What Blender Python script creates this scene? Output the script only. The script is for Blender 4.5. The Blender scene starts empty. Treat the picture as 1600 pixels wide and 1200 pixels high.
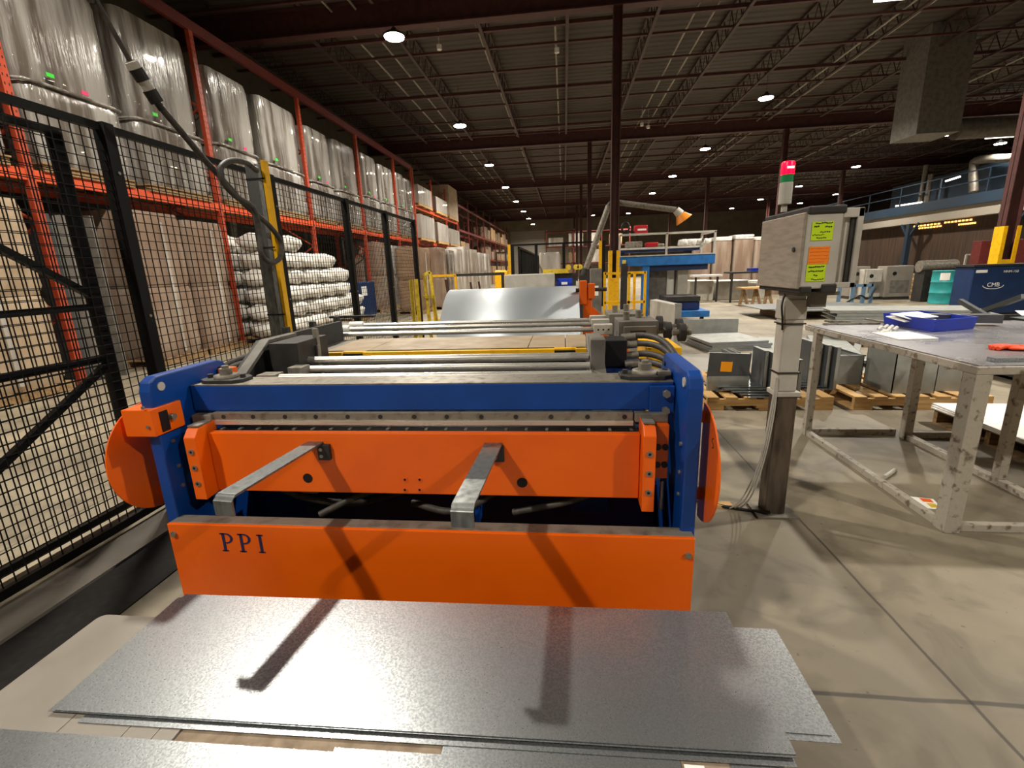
import bpy, bmesh, math, random
from mathutils import Vector, Matrix
S = bpy.context.scene
COL = S.collection
R = math.radians
# ------------------------------------------------------------ camera
CAMZ = 1.4
FPX = 731.6
_y, _p, _r = 0.11669793, 0.24140295, -0.03595018
cy, sy, cp, sp, cr, sr = math.cos(_y), math.sin(_y), math.cos(_p), math.sin(_p), math.cos(_r), math.sin(_r)
Rz = Matrix(((cy, sy, 0), (-sy, cy, 0), (0, 0, 1)))
Bm = Matrix(((1, 0, 0), (0, 0, -1), (0, 1, 0)))
Rx = Matrix(((1, 0, 0), (0, cp, -sp), (0, sp, cp)))
Rr = Matrix(((cr, -sr, 0), (sr, cr, 0), (0, 0, 1)))
M = Rr @ Rx @ Bm @ Rz
cam = bpy.data.cameras.new('camera')
camo = bpy.data.objects.new('camera', cam)
COL.objects.link(camo)
cam.sensor_fit = 'HORIZONTAL'
cam.sensor_width = 36.0
cam.lens = 36.0 * FPX / 1600.0
cam.clip_start = 0.02
cam.clip_end = 300
camo.matrix_world = Matrix.Translation((0, 0, CAMZ)) @ Matrix((M[0], -M[1], -M[2])).transposed().to_4x4()
S.camera = camo
MT = M.transposed()
def ray(u, v): return MT @ Vector(((u - 800) / FPX, (v - 600) / FPX, 1.0))
def onZ(u, v, z): r = ray(u, v); return Vector((0, 0, CAMZ)) + r * ((z - CAMZ) / r.z)
def onY(u, v, y): r = ray(u, v); return Vector((0, 0, CAMZ)) + r * (y / r.y)
def onX(u, v, x): r = ray(u, v); return Vector((0, 0, CAMZ)) + r * (x / r.x)
# ------------------------------------------------------------ light and exposure
W = bpy.data.worlds.new('world'); S.world = W; W.use_nodes = True
W.node_tree.nodes['Background'].inputs[0].default_value = (0.75, 0.8, 1.0, 1)
W.node_tree.nodes['Background'].inputs[1].default_value = 0.012
S.view_settings.view_transform = 'Standard'
S.view_settings.look = 'None'
S.view_settings.gamma = 1.0
S.view_settings.use_curve_mapping = False
S.view_settings.exposure = 0.12
LAMP_W = 420.0
LAMP_COL = (1.0, 0.93, 0.82)

# ------------------------------------------------------------ materials
def srgb(h):
    if isinstance(h, str):
        c = [int(h[i:i + 2], 16) / 255 for i in (0, 2, 4)]
    else: c = [x / 255 for x in h]
    return tuple((x / 12.92 if x <= 0.04045 else ((x + 0.055) / 1.055) ** 2.4) for x in c) + (1,)
def mat(name, col, rough=0.5, metal=0.0, nscale=0, ncol=None, lo=0.4, hi=0.65, bump=0.0, bscale=None, rvar=0.0, stretch=(1, 1, 1), emit=None, estr=0, coat=0, spec=None):
    m = bpy.data.materials.new(name); m.use_nodes = True
    nt = m.node_tree; b = nt.nodes['Principled BSDF']
    b.inputs['Base Color'].default_value = srgb(col)
    b.inputs['Roughness'].default_value = rough
    b.inputs['Metallic'].default_value = metal
    if coat: b.inputs['Coat Weight'].default_value = coat
    if spec is not None: b.inputs['Specular IOR Level'].default_value = spec
    if emit:
        b.inputs['Emission Color'].default_value = srgb(emit) if isinstance(emit, str) else tuple(emit) + (1,)
        b.inputs['Emission Strength'].default_value = estr
    if nscale or bump:
        tc = nt.nodes.new('ShaderNodeTexCoord'); mp = nt.nodes.new('ShaderNodeMapping')
        mp.inputs['Scale'].default_value = stretch
        nt.links.new(tc.outputs['Object'], mp.inputs['Vector'])
        n = nt.nodes.new('ShaderNodeTexNoise'); n.inputs['Scale'].default_value = nscale or 5
        n.inputs['Detail'].default_value = 6
        nt.links.new(mp.outputs[0], n.inputs['Vector'])
        if ncol:
            rp = nt.nodes.new('ShaderNodeValToRGB')
            rp.color_ramp.elements[0].position = lo; rp.color_ramp.elements[0].color = srgb(col)
            rp.color_ramp.elements[1].position = hi; rp.color_ramp.elements[1].color = srgb(ncol)
            nt.links.new(n.outputs['Fac'], rp.inputs[0]); nt.links.new(rp.outputs[0], b.inputs['Base Color'])
        if rvar:
            mr = nt.nodes.new('ShaderNodeMapRange')
            mr.inputs['From Min'].default_value = 0.3; mr.inputs['From Max'].default_value = 0.7
            mr.inputs['To Min'].default_value = max(0.02, rough - rvar); mr.inputs['To Max'].default_value = rough + rvar
            nt.links.new(n.outputs['Fac'], mr.inputs[0]); nt.links.new(mr.outputs[0], b.inputs['Roughness'])
        if bump:
            n2 = n
            if bscale:
                n2 = nt.nodes.new('ShaderNodeTexNoise'); n2.inputs['Scale'].default_value = bscale; n2.inputs['Detail'].default_value = 4
                nt.links.new(mp.outputs[0], n2.inputs['Vector'])
            bp = nt.nodes.new('ShaderNodeBump'); bp.inputs['Strength'].default_value = bump; bp.inputs['Distance'].default_value = 0.02
            nt.links.new(n2.outputs['Fac'], bp.inputs['Height']); nt.links.new(bp.outputs[0], b.inputs['Normal'])
    return m
MAT = {}
def D(k, *a, **kw): MAT[k] = mat(k, *a, **kw)
D('orange', 'F06600', 0.42, nscale=3, ncol='E65C00', lo=.45, hi=.7, bump=.03, bscale=60)
D('orange_worn', 'E8621A', 0.5, nscale=40, ncol='8A4A24', lo=.62, hi=.72)
D('blue', '004092', 0.42, nscale=4, ncol='00377C', lo=.4, hi=.7, bump=.02, bscale=70)
D('dark_blue', '0A2A66', 0.45, nscale=6, ncol='071E4C')
D('press_blue', '1F6FB8', 0.45, nscale=5, ncol='185C9E')
D('steel', 'A29C90', 0.42, 0.75, nscale=25, ncol='6F675C', lo=.5, hi=.75, rvar=.12)
D('dull_steel', '8A8478', 0.55, 0.35, nscale=18, ncol='5E564C', lo=.45, hi=.75, rvar=.1)
D('grey_paint', '77736C', 0.5, 0.1, nscale=8, ncol='625E57')
D('light_grey', 'C2BEB4', 0.48, 0.05, nscale=5, ncol='B0ABA0')
D('dark_grey', '2E2C2A', 0.55, nscale=12, ncol='221F1D')
D('black', '0B0A0A', 0.5)
D('black_metal', '0A0909', 0.5, 0.0, spec=.3)
D('shade_black', '0E0C0A', 0.8, nscale=30, ncol='1E1B17')  # near-black tone of the painted floor shade
D('rubber', '35312D', 0.6, nscale=30, ncol='4A453E')
D('chrome', 'EAE6DC', 0.3, 0.75, nscale=8, ncol='C2BCAC', lo=.55, hi=.8, rvar=.08, stretch=(.4, 6, 6))
D('yellow', 'F2B705', 0.45, nscale=15, ncol='D79C08', lo=.5, hi=.75)
D('pale_yellow', 'E2C63C', 0.5, nscale=20, ncol='C2A22E')
D('tan_table', 'A08C70', 0.5, nscale=7, ncol='8A7960', lo=.4, hi=.7, rvar=.1)
D('galv', 'B0B4B6', 0.35, 0.88, nscale=170, ncol='888C8E', lo=.40, hi=.60, rvar=.09, bump=.03, bscale=170)
D('strip', 'A0A6AA', 0.5, 0.65, nscale=1.5, ncol='979DA2')
D('galv_dull', '9FA19C', 0.42, 0.45, nscale=6, ncol='8F918C', rvar=.08)
D('galv_dark', '54575A', 0.45, 0.45, nscale=4, ncol='5E6164')
D('bare_steel', '6A5F54', 0.38, 0.6, nscale=9, ncol='453C34', stretch=(2, 2, .5), rvar=.1)
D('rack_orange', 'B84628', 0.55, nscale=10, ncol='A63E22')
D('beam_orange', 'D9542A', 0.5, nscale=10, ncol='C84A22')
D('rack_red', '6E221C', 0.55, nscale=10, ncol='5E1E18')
D('girder', '4E2A26', 0.6, nscale=6, ncol='402220')
D('joist', '4A3630', 0.6, nscale=8, ncol='3A2A26')
D('pipe', 'A39A8C', 0.4, 0.3)
D('cardboard', '8E735A', 0.75, nscale=4, ncol='7E644C', bump=.1, bscale=12)
D('cardboard_light', 'B09C82', 0.75, nscale=4, ncol='A08B70')
D('wrap', 'A5A19B', 0.2, 0.0, nscale=3.0, ncol='625A52', lo=.42, hi=.6, bump=1.0, bscale=10, stretch=(1.8, 1.8, .16), coat=1.0)
D('wrap_light', 'C4BEB6', 0.28, 0.0, nscale=2.5, ncol='A29A90', lo=.35, hi=.7, bump=.5, bscale=8, stretch=(1.5, 1.5, .5), coat=.5)
D('wrap_brown', '8A7362', 0.3, 0.0, nscale=2.2, ncol='A89888', lo=.45, hi=.7, bump=.5, bscale=8, stretch=(1.8, 1.8, .3), coat=.4)
D('bag', 'E4E1DA', 0.5, nscale=7, ncol='CFCBC2', bump=.5, bscale=9)
D('white', 'E6E4DE', 0.5)
D('paper', 'F0EEE8', 0.7)
D('pallet_wood', 'C9A36B', 0.75, nscale=6, ncol='A9834F', lo=.35, hi=.7, stretch=(1, 6, 6), bump=.1)
D('old_wood', '9C7F58', 0.8, nscale=6, ncol='7A6040', stretch=(1, 5, 5))
D('osb', '9B8A74', 0.8, nscale=28, ncol='7C6B58', lo=.35, hi=.65)
D('beige', '8A847A', 0.45, nscale=5, ncol='817B71', lo=.45, hi=.7)
D('aluminium', '8E918F', 0.38, 0.8, nscale=14, ncol='6C6E6C', rvar=.1, stretch=(3, 3, 1))
D('stainless', 'B6ADA0', 0.36, 0.55, nscale=9, ncol='A39A8E', stretch=(1, 1, 6))
D('table_paint', 'A9A193', 0.6, nscale=26, ncol='6A5D4E', lo=.55, hi=.68, bump=.2, bscale=40)
D('table_top', 'A9A9AE', 0.3, 0.6, nscale=3, ncol='918F92', lo=.4, hi=.7, rvar=.12)
D('teal', '2C9E9E', 0.4, nscale=6, ncol='278C8E')
D('navy', '12305E', 0.45, nscale=6, ncol='10294E')
D('tray_blue', '1233B0', 0.4, nscale=5, ncol='0F2C9A')
D('slate_blue', '5A7894', 0.5)
D('neon', 'C6E800', 0.6)
D('note_orange', 'FF8A14', 0.6)
D('sticker', 'FFA400', 0.5)
D('ink', '1A1812', 0.7)
D('print_blue', '1C1F4E', 0.5)
D('green', '1E8A52', 0.35)
D('tag_green', '3ED23A', 0.6)
D('tag_pink', 'E8386E', 0.6)
D('red', 'B01522', 0.45)
D('hood', 'F09020', 0.45, emit=(1, .45, .05), estr=0.0)
D('glove', 'F04A16', 0.7)
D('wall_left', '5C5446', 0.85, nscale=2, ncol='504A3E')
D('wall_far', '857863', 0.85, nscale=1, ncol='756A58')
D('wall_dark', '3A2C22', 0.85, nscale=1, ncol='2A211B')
D('curtain', '4A3322', 0.7, nscale=2, ncol='2E231A', stretch=(1, 6, .3))
D('mezz_blue', '1A2E40', 0.6)
D('mezz_beige', '9A9286', 0.6)
D('lens', 'FFFFFF', 0.4, emit=(1, .88, .68), estr=60)
D('tube_light', 'FFFFFF', 0.4, emit=(1, .92, .78), estr=5)
D('strip_glow', 'FFB050', 0.4, emit=(1, .5, .12), estr=3)
D('beacon_red', 'C80808', 0.3, emit=(1, .0, .006), estr=12)
D('beacon_core', 'FFD080', 0.3, emit=(1, .6, .3), estr=14)
D('duct', '6E685F', 0.5, 0.4, nscale=8, ncol='5C564E')
D('exit_green', '40E090', 0.4, emit=(.15, .9, .5), estr=1.2)
D('ceil_dark', '2B2724', 0.8)

def floor_mat():
    m = bpy.data.materials.new('concrete_floor'); m.use_nodes = True
    nt = m.node_tree; b = nt.nodes['Principled BSDF']; N = nt.nodes.new; L = nt.links.new
    tc = N('ShaderNodeTexCoord')
    def noise(s, d=6, di=0.0):
        n = N('ShaderNodeTexNoise'); n.inputs['Scale'].default_value = s; n.inputs['Detail'].default_value = d; n.inputs['Distortion'].default_value = di
        L(tc.outputs['Object'], n.inputs['Vector']); return n
    def ramp(n, e):
        r = N('ShaderNodeValToRGB'); r.color_ramp.elements[0].position = e[0][0]; r.color_ramp.elements[0].color = e[0][1]
        r.color_ramp.elements[1].position = e[1][0]; r.color_ramp.elements[1].color = e[1][1]
        for q in e[2:]:
            x = r.color_ramp.elements.new(q[0]); x.color = q[1]
        L(n.outputs['Fac'], r.inputs[0]); return r
    base = ramp(noise(0.9, 8, .6), [(.3, srgb('6E6555')), (.72, srgb('968B75')), (.5, srgb('827865'))])
    st = ramp(noise(3.2, 7, 1.2), [(.36, srgb('6A6052')), (.52, srgb('FFFFFF'))])
    sp_ = ramp(noise(26, 3), [(.22, srgb('5A4F40')), (.30, srgb('FFFFFF'))])
    def mul(a, bb, f):
        x = N('ShaderNodeMix'); x.data_type = 'RGBA'; x.blend_type = 'MULTIPLY'; x.inputs[0].default_value = f
        L(a, x.inputs[6]); L(bb, x.inputs[7]); return x.outputs[2]
    c = mul(base.outputs[0], st.outputs[0], .32); c = mul(c, sp_.outputs[0], .6)
    sx = N('ShaderNodeSeparateXYZ'); L(tc.outputs['Object'], sx.inputs[0])
    wob = noise(5, 4)
    def joint(ax, x0, period, w):
        a = N('ShaderNodeMath'); a.operation = 'ADD'; L(sx.outputs[ax], a.inputs[0]); a.inputs[1].default_value = -x0 + period / 2 + 1000 * period
        wv = N('ShaderNodeMath'); wv.operation = 'MULTIPLY_ADD'; L(wob.outputs['Fac'], wv.inputs[0]); wv.inputs[1].default_value = .012; L(a.outputs[0], wv.inputs[2])
        mo = N('ShaderNodeMath'); mo.operation = 'MODULO'; L(wv.outputs[0], mo.inputs[0]); mo.inputs[1].default_value = period
        s_ = N('ShaderNodeMath'); s_.operation = 'SUBTRACT'; L(mo.outputs[0], s_.inputs[0]); s_.inputs[1].default_value = period / 2 + .006
        ab = N('ShaderNodeMath'); ab.operation = 'ABSOLUTE'; L(s_.outputs[0], ab.inputs[0])
        mr = N('ShaderNodeMapRange'); L(ab.outputs[0], mr.inputs[0]); mr.inputs['From Min'].default_value = w * .5; mr.inputs['From Max'].default_value = w
        mr.inputs['To Min'].default_value = .35; mr.inputs['To Max'].default_value = 1.0
        return mr
    for ax, x0, per, w in ((0, 1.282, 4.35, .008), (1, 1.357, 5.9, .011)):
        j = joint(ax, x0, per, w)
        x = N('ShaderNodeMix'); x.data_type = 'RGBA'; x.blend_type = 'MULTIPLY'; x.inputs[0].default_value = 1.0
        L(c, x.inputs[6]); L(j.outputs[0], x.inputs[7]); c = x.outputs[2]
    L(c, b.inputs['Base Color'])
    mr = N('ShaderNodeMapRange'); L(noise(1.7, 5).outputs['Fac'], mr.inputs[0]); mr.inputs['To Min'].default_value = .42; mr.inputs['To Max'].default_value = .8
    L(mr.outputs[0], b.inputs['Roughness'])
    bp = N('ShaderNodeBump'); bp.inputs['Strength'].default_value = .12; bp.inputs['Distance'].default_value = .01
    L(noise(14, 6).outputs['Fac'], bp.inputs['Height']); L(bp.outputs[0], b.inputs['Normal'])
    return m
MAT['floor'] = floor_mat()
def deck_mat():
    m = bpy.data.materials.new('ribbed_roof_deck'); m.use_nodes = True
    nt = m.node_tree; b = nt.nodes['Principled BSDF']; N = nt.nodes.new; L = nt.links.new
    tc = N('ShaderNodeTexCoord'); w = N('ShaderNodeTexWave'); w.bands_direction = 'Y'; w.inputs['Scale'].default_value = 1.0
    w.inputs['Distortion'].default_value = 0.0
    L(tc.outputs['Object'], w.inputs['Vector'])
    n = N('ShaderNodeTexNoise'); n.inputs['Scale'].default_value = .5; L(tc.outputs['Object'], n.inputs['Vector'])
    r = N('ShaderNodeValToRGB'); r.color_ramp.elements[0].color = srgb('3E3730'); r.color_ramp.elements[1].color = srgb('544B41')
    L(n.outputs['Fac'], r.inputs[0]); L(r.outputs[0], b.inputs['Base Color'])
    bp = N('ShaderNodeBump'); bp.inputs['Strength'].default_value = 1.0; bp.inputs['Distance'].default_value = .05
    L(w.outputs['Fac'], bp.inputs['Height']); L(bp.outputs[0], b.inputs['Normal']); b.inputs['Roughness'].default_value = .75
    return m
MAT['deck'] = deck_mat()

# ------------------------------------------------------------ mesh helpers
OFF = {}
class MB:
    def __init__(s): s.v = []; s.f = []; s.sm = []
    def add(s, vs, fs, smooth=False):
        k = len(s.v); s.v += [Vector(v) for v in vs]
        s.f += [tuple(i + k for i in f) for f in fs]; s.sm += [smooth] * len(fs); return s
    def box(s, x0, x1, y0, y1, z0, z1):
        if x0 > x1: x0, x1 = x1, x0
        if y0 > y1: y0, y1 = y1, y0
        if z0 > z1: z0, z1 = z1, z0
        return s.add([(x0, y0, z0), (x1, y0, z0), (x1, y1, z0), (x0, y1, z0), (x0, y0, z1), (x1, y0, z1), (x1, y1, z1), (x0, y1, z1)],
              [(3, 2, 1, 0), (4, 5, 6, 7), (0, 1, 5, 4), (1, 2, 6, 5), (2, 3, 7, 6), (3, 0, 4, 7)])
    def obox(s, c, size, mtx=None):
        hx, hy, hz = size[0] / 2, size[1] / 2, size[2] / 2
        m = mtx or Matrix.Identity(3); c = Vector(c)
        vs = [c + m @ Vector(p) for p in ((-hx, -hy, -hz), (hx, -hy, -hz), (hx, hy, -hz), (-hx, hy, -hz), (-hx, -hy, hz), (hx, -hy, hz), (hx, hy, hz), (-hx, hy, hz))]
        return s.add(vs, [(3, 2, 1, 0), (4, 5, 6, 7), (0, 1, 5, 4), (1, 2, 6, 5), (2, 3, 7, 6), (3, 0, 4, 7)])
    def bar(s, a, b, w, h=None, up=(0, 0, 1)):
        a = Vector(a); b = Vector(b); h = h or w; d = (b - a)
        z = d.normalized(); u = Vector(up)
        if abs(z.dot(u)) > .99: u = Vector((0, 1, 0))
        x = u.cross(z).normalized(); y = z.cross(x)
        m = Matrix((x, y, z)).transposed()
        return s.obox((a + b) / 2, (w, h, d.length), m)
    def tube(s, pts, r, n=10, caps=True, rs=None):
        pts = [Vector(p) for p in pts]; k = len(pts); rings = []
        up = None
        for i, p in enumerate(pts):
            t = (pts[min(i + 1, k - 1)] - pts[max(i - 1, 0)]).normalized()
            if up is None:
                up = Vector((0, 0, 1)) if abs(t.z) < .9 else Vector((1, 0, 0))
            x = (up - t * up.dot(t)).normalized(); up = x; y = t.cross(x)
            rr = rs[i] if rs else r
            rings.append([p + (x * math.cos(2 * math.pi * j / n) + y * math.sin(2 * math.pi * j / n)) * rr for j in range(n)])
        vs = [v for q in rings for v in q]
        fs = [(i * n + j, i * n + (j + 1) % n, (i + 1) * n + (j + 1) % n, (i + 1) * n + j) for i in range(k - 1) for j in range(n)]
        s.add(vs, fs, True)
        if caps:
            s.add(rings[0], [tuple(reversed(range(n)))]); s.add(rings[-1], [tuple(range(n))])
        return s
    def cyl(s, a, b, r, n=16, r2=None): return s.tube([a, b], r, n, rs=[r, r if r2 is None else r2])
    def prism(s, poly, axis, a0, a1):
        n = len(poly)
        def p3(p, a):
            return {'x': (a, p[0], p[1]), 'y': (p[0], a, p[1]), 'z': (p[0], p[1], a)}[axis]
        vs = [p3(p, a0) for p in poly] + [p3(p, a1) for p in poly]
        return s.add(vs, [tuple(range(n)), tuple(reversed(range(n, 2 * n)))] + [(i, (i + 1) % n, n + (i + 1) % n, n + i) for i in range(n)])
    def lathe(s, c, prof, n=24, sq=None):
        c = Vector(c); vs = []
        for r, z in prof:
            for j in range(n):
                a = 2 * math.pi * j / n; vs.append(c + Vector((r * math.cos(a), r * math.sin(a), z)))
        k = len(prof)
        s.add(vs, [(i * n + j, i * n + (j + 1) % n, (i + 1) * n + (j + 1) % n, (i + 1) * n + j) for i in range(k - 1) for j in range(n)], True)
        s.add(vs[:n], [tuple(reversed(range(n)))]); s.add(vs[-n:], [tuple(range(n))]); return s
    def grid(s, fn, nu, nv, smooth=True, closed=False):
        vs = [fn(i / nu, j / nv) for j in range(nv + 1) for i in range(nu + 1)]
        w = nu + 1
        return s.add(vs, [(j * w + i, j * w + i + 1, (j + 1) * w + i + 1, (j + 1) * w + i) for j in range(nv) for i in range(nu)], smooth)
    def build(s, name, mt, parent=None, bev=0, solid=0):
        o0 = OFF.get(parent.name, Vector()) if parent else Vector()
        me = bpy.data.meshes.new(name)
        me.from_pydata([tuple(v - o0) for v in s.v], [], s.f)
        me.polygons.foreach_set('use_smooth', s.sm)
        bm = bmesh.new(); bm.from_mesh(me); bmesh.ops.recalc_face_normals(bm, faces=bm.faces); bm.to_mesh(me); bm.free()
        me.materials.append(MAT[mt] if isinstance(mt, str) else mt)
        o = bpy.data.objects.new(name, me); COL.objects.link(o)
        if parent: o.parent = parent
        OFF[o.name] = o0
        if bev:
            md = o.modifiers.new('bevel', 'BEVEL'); md.width = bev; md.segments = 2; md.limit_method = 'ANGLE'
        if solid:
            md = o.modifiers.new('solid', 'SOLIDIFY'); md.thickness = solid
        return o
def tag(o, label=None, cat=None, group=None, kind=None):
    if label: o['label'] = label
    if cat: o['category'] = cat
    if group: o['group'] = group
    if kind: o['kind'] = kind
    return o
def thing(name, label, cat, loc, group=None):
    o = bpy.data.objects.new(name, None); COL.objects.link(o); o.location = loc; o.empty_display_size = .1
    OFF[o.name] = Vector(loc); return tag(o, label, cat, group)
def single(mb, name, mt, label, cat, group=None, kind=None, bev=0):
    # one-mesh thing: origin at its base centre
    xs = [v.x for v in mb.v]; ys = [v.y for v in mb.v]; zs = [v.z for v in mb.v]
    c = Vector(((min(xs) + max(xs)) / 2, (min(ys) + max(ys)) / 2, min(zs)))
    mb.v = [v - c for v in mb.v]
    o = mb.build(name, mt, None, bev); o.location = c; OFF[o.name] = c
    return tag(o, label, cat, group, kind)
def dup(root, loc, label=None, group=None, rz=0):
    r = root.copy(); COL.objects.link(r); r.location = loc; r.rotation_euler = (0, 0, rz)
    if label: r['label'] = label
    if group: r['group'] = group
    for ch in list(root.children):
        c = ch.copy(); COL.objects.link(c); c.parent = r
        for g in ch.children:
            d = g.copy(); COL.objects.link(d); d.parent = c
    return r
ORD = ['first', 'second', 'third', 'fourth', 'fifth', 'sixth', 'seventh', 'eighth', 'ninth', 'tenth', 'eleventh', 'twelfth']
def bez(pts, n=8):
    # Catmull-Rom through the points
    P = [Vector(p) for p in pts]; P = [P[0] * 2 - P[1]] + P + [P[-1] * 2 - P[-2]]; out = []
    for i in range(1, len(P) - 2):
        for k in range(n):
            t = k / n; a, b, c, d = P[i - 1], P[i], P[i + 1], P[i + 2]
            out.append(.5 * ((2 * b) + (c - a) * t + (2 * a - 5 * b + 4 * c - d) * t * t + (3 * b - a - 3 * c + d) * t ** 3))
    out.append(P[-2]); return out

# ============================================================ SETTING
X0, X1, Y0, Y1, ZC = -9.6, 33.0, -7.0, 66.0, 7.95
tag(MB().box(X0, X1, Y0, Y1, -.2, 0).build('floor', 'floor'), kind='structure')
tag(MB().box(X0, X1, Y0, Y1, ZC, ZC + .2).build('ceiling', 'deck'), kind='structure')
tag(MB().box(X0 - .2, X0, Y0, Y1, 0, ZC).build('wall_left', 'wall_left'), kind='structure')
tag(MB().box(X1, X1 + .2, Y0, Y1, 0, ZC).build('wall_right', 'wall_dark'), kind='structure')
tag(MB().box(X0, X1, Y1, Y1 + .2, 0, ZC).build('wall_back', 'wall_far'), kind='structure')
tag(MB().box(X0, X1, Y0 - .2, Y0, 0, ZC).build('wall_front', 'wall_far'), kind='structure')
m = MB()
for i in range(18): m.box(-7.2, -2.6, Y1 - .06, Y1 - .02, .3 + i * .33, .3 + i * .33 + .31)
tag(m.build('door_1', 'mezz_beige'), kind='structure')
m = MB(); m.box(-2.50, -2.28, -3, 9, 0, .012); m.box(-2.28, -2.262, -3, 9, 0, .02)
tag(m.build('trim_1', 'beige'), kind='structure')
mb = MB(); mb.box(-2.26, -1.93, -1.5, 9, 0, .006); single(mb, 'floor_shade_strip', 'shade_black', 'long black painted-shade strip on the floor between the fence and the shear', 'painted shade')  # soft floor shade beside the fence, painted in as a near-black strip
# ---- roof steel
BAY = 11.8; GY = [.62 + BAY * k for k in range(0, 6)]
for i, gy in enumerate(GY[1:], 1):
    m = MB(); m.box(X0 + .02, X1 - .02, gy - .13, gy + .13, 7.0, 7.03); m.box(X0 + .02, X1 - .02, gy - .012, gy + .012, 7.03, 7.57)
    g = thing('ceiling_girder', 'dark red steel roof girder crossing the hall, %s from the camera' % ORD[i - 1], 'beam', (X0, gy, 7.0), 'roof girders')
    mb = MB(); mb.box(X0 + .02, X1 - .02, gy - .13, gy + .13, 7.0, 7.03); mb.build('lower_flange', 'girder', g)
    mb = MB(); mb.box(X0 + .02, X1 - .02, gy - .012, gy + .012, 7.03, 7.57); mb.build('web_plate', 'girder', g)
    mb = MB(); mb.box(X0 + .02, X1 - .02, gy - .13, gy + .13, 7.57, 7.6); mb.build('upper_flange', 'girder', g)
# joists: one prototype (origin at the girder end of the bay)
jt = thing('roof_joist', 'open web steel roof joist spanning between two girders', 'joist', (0, 0, 0), 'open web roof joists')
mb = MB(); mb.box(-.045, .045, .02, BAY - .02, 7.84, 7.9); mb.build('top_chord', 'joist', jt)
mb = MB(); mb.box(-.04, .04, .55, BAY - .55, 7.28, 7.33); mb.build('bottom_chord', 'joist', jt)
mb = MB(); n = 18
for i in range(n):
    a = .55 + (BAY - 1.1) * i / n; b = .55 + (BAY - 1.1) * (i + 1) / n; mid = (a + b) / 2
    mb.bar((0, a, 7.31), (0, mid, 7.86), .022); mb.bar((0, mid, 7.86), (0, b, 7.31), .022)
mb.bar((0, .02, 7.86), (0, .55, 7.31), .03); mb.bar((0, BAY - .02, 7.86), (0, BAY - .55, 7.31), .03)
mb.build('web', 'joist', jt)
first = True
for bi in range(5):
    gy = GY[bi]
    for k in range(20):
        x = -8.6 + 2.18 * k
        if x > 8 + bi * 9 + 6 or (bi == 0 and (x < -5 or x > 10)): continue
        jl = 'open web roof joist in the %s roof bay, number %s from the rack side' % (ORD[bi], (ORD + ['thirteenth', 'fourteenth', 'fifteenth', 'sixteenth', 'seventeenth', 'eighteenth', 'nineteenth', 'twentieth'])[k])
        if first: jt.location = (x, gy, 0); jt['label'] = jl; first = False
        else: dup(jt, (x, gy, 0), jl)
for bi in range(5):
    for k, dy in enumerate((1.3, 2.3, 3.9, 5.6, 6.9, 8.6, 10.1, 11.0)):
        yy = GY[bi] + dy
        if bi == 0 and dy < 3: continue
        h = .05 if k % 3 else .09
        mb = MB(); mb.box(X0 + .05, X1 - .05, yy - .03, yy + .03 + h * .3, 7.33, 7.33 + h)
        single(mb, 'roof_purlin', 'girder', 'slim dark cross brace under the roof deck, %s in the %s roof bay' % (ORD[k], ORD[bi]), 'beam', 'cross braces under the roof')
for i, (x, z, a, b) in enumerate(((-5.45, 7.5, 5, 48), (-4.85, 7.5, 5, 60), (-2.2, 7.5, 12, 36), (-.19, 7.5, 12.5, 35.5), (3.3, 7.5, 5, 40), (3.78, 7.5, 5, 40), (8.6, 7.45, 5, 36), (9.1, 7.45, 5, 36), (14.6, 7.4, 8, 60))):
    mb = MB(); mb.cyl((x, a, z - .02), (x, b, z - .02), .028, 8)
    single(mb, 'ceiling_pipe', 'pipe', 'thin pale pipe running the length of the roof, %s from the racks' % ORD[i], 'pipe', 'pale pipes under the roof')
for i, (u, v, zz) in enumerate(((1003, 192, 7.3), (1013, 196, 7.3), (870, 75, 7.4), (686, 70, 7.4))):
    p = onZ(u, v, zz); mb = MB(); mb.cyl((p.x, p.y, zz), (p.x, p.y, zz - .12), .07, 10)
    mb.cyl((p.x, p.y, zz), (p.x, p.y, ZC - .01), .008, 6)
    single(mb, 'roof_fitting', 'white', 'small white round fitting hung under the roof pipes, %s from the right' % ORD[i], 'fitting')

# ---- columns
def column(x, y, label, guard=True, full=True, gz=1.75, s=.2):
    c = thing('steel_column', label, 'column', (x, y, 0), 'steel roof columns')
    mb = MB(); mb.box(x - s / 2, x - s / 2 + .016, y - .11, y + .11, .02, 7.0); mb.box(x + s / 2 - .016, x + s / 2, y - .11, y + .11, .02, 7.0)
    mb.box(x - s / 2, x + s / 2, y - .008, y + .008, .02, 7.0); mb.build('column_shaft', 'girder', c)
    mb = MB(); mb.box(x - .17, x + .17, y - .17, y + .17, 0, .02); mb.build('base_plate', 'dull_steel', c)
    if guard:
        mb = MB(); g = s / 2 + .02
        mb.box(x - g, x - g + .07, y - .14, y - .12, 0.02, gz); mb.box(x + g - .07, x + g, y - .14, y - .12, 0.02, gz)
        mb.box(x - g, x + g, y - .135, y - .125, 0.02, gz * .62)
        mb.box(x - g - .01, x - g, y - .14, y + .12, .02, gz); mb.box(x + g, x + g + .01, y - .14, y + .12, .02, gz)
        tag(mb.build('column_guard', 'yellow', c), 'yellow corner guard on the column foot')
    return c
column(1.24, 12.42, 'dark red steel column with yellow guard in front of the blue press')
for i, yy in enumerate(GY[2:]): column(1.22, yy, 'dark red steel column in the centre row, %s behind the yellow-guarded one' % ORD[i], guard=False)
column(10.15, 12.5, 'dark red steel column with yellow guard at the right edge beside the blue machine', gz=1.95, s=.3)
for i, yy in enumerate(GY[2:5]): column(9.9, yy, 'dark red steel column in the right hand row, %s behind the white machines' % ORD[i], guard=False)
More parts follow.
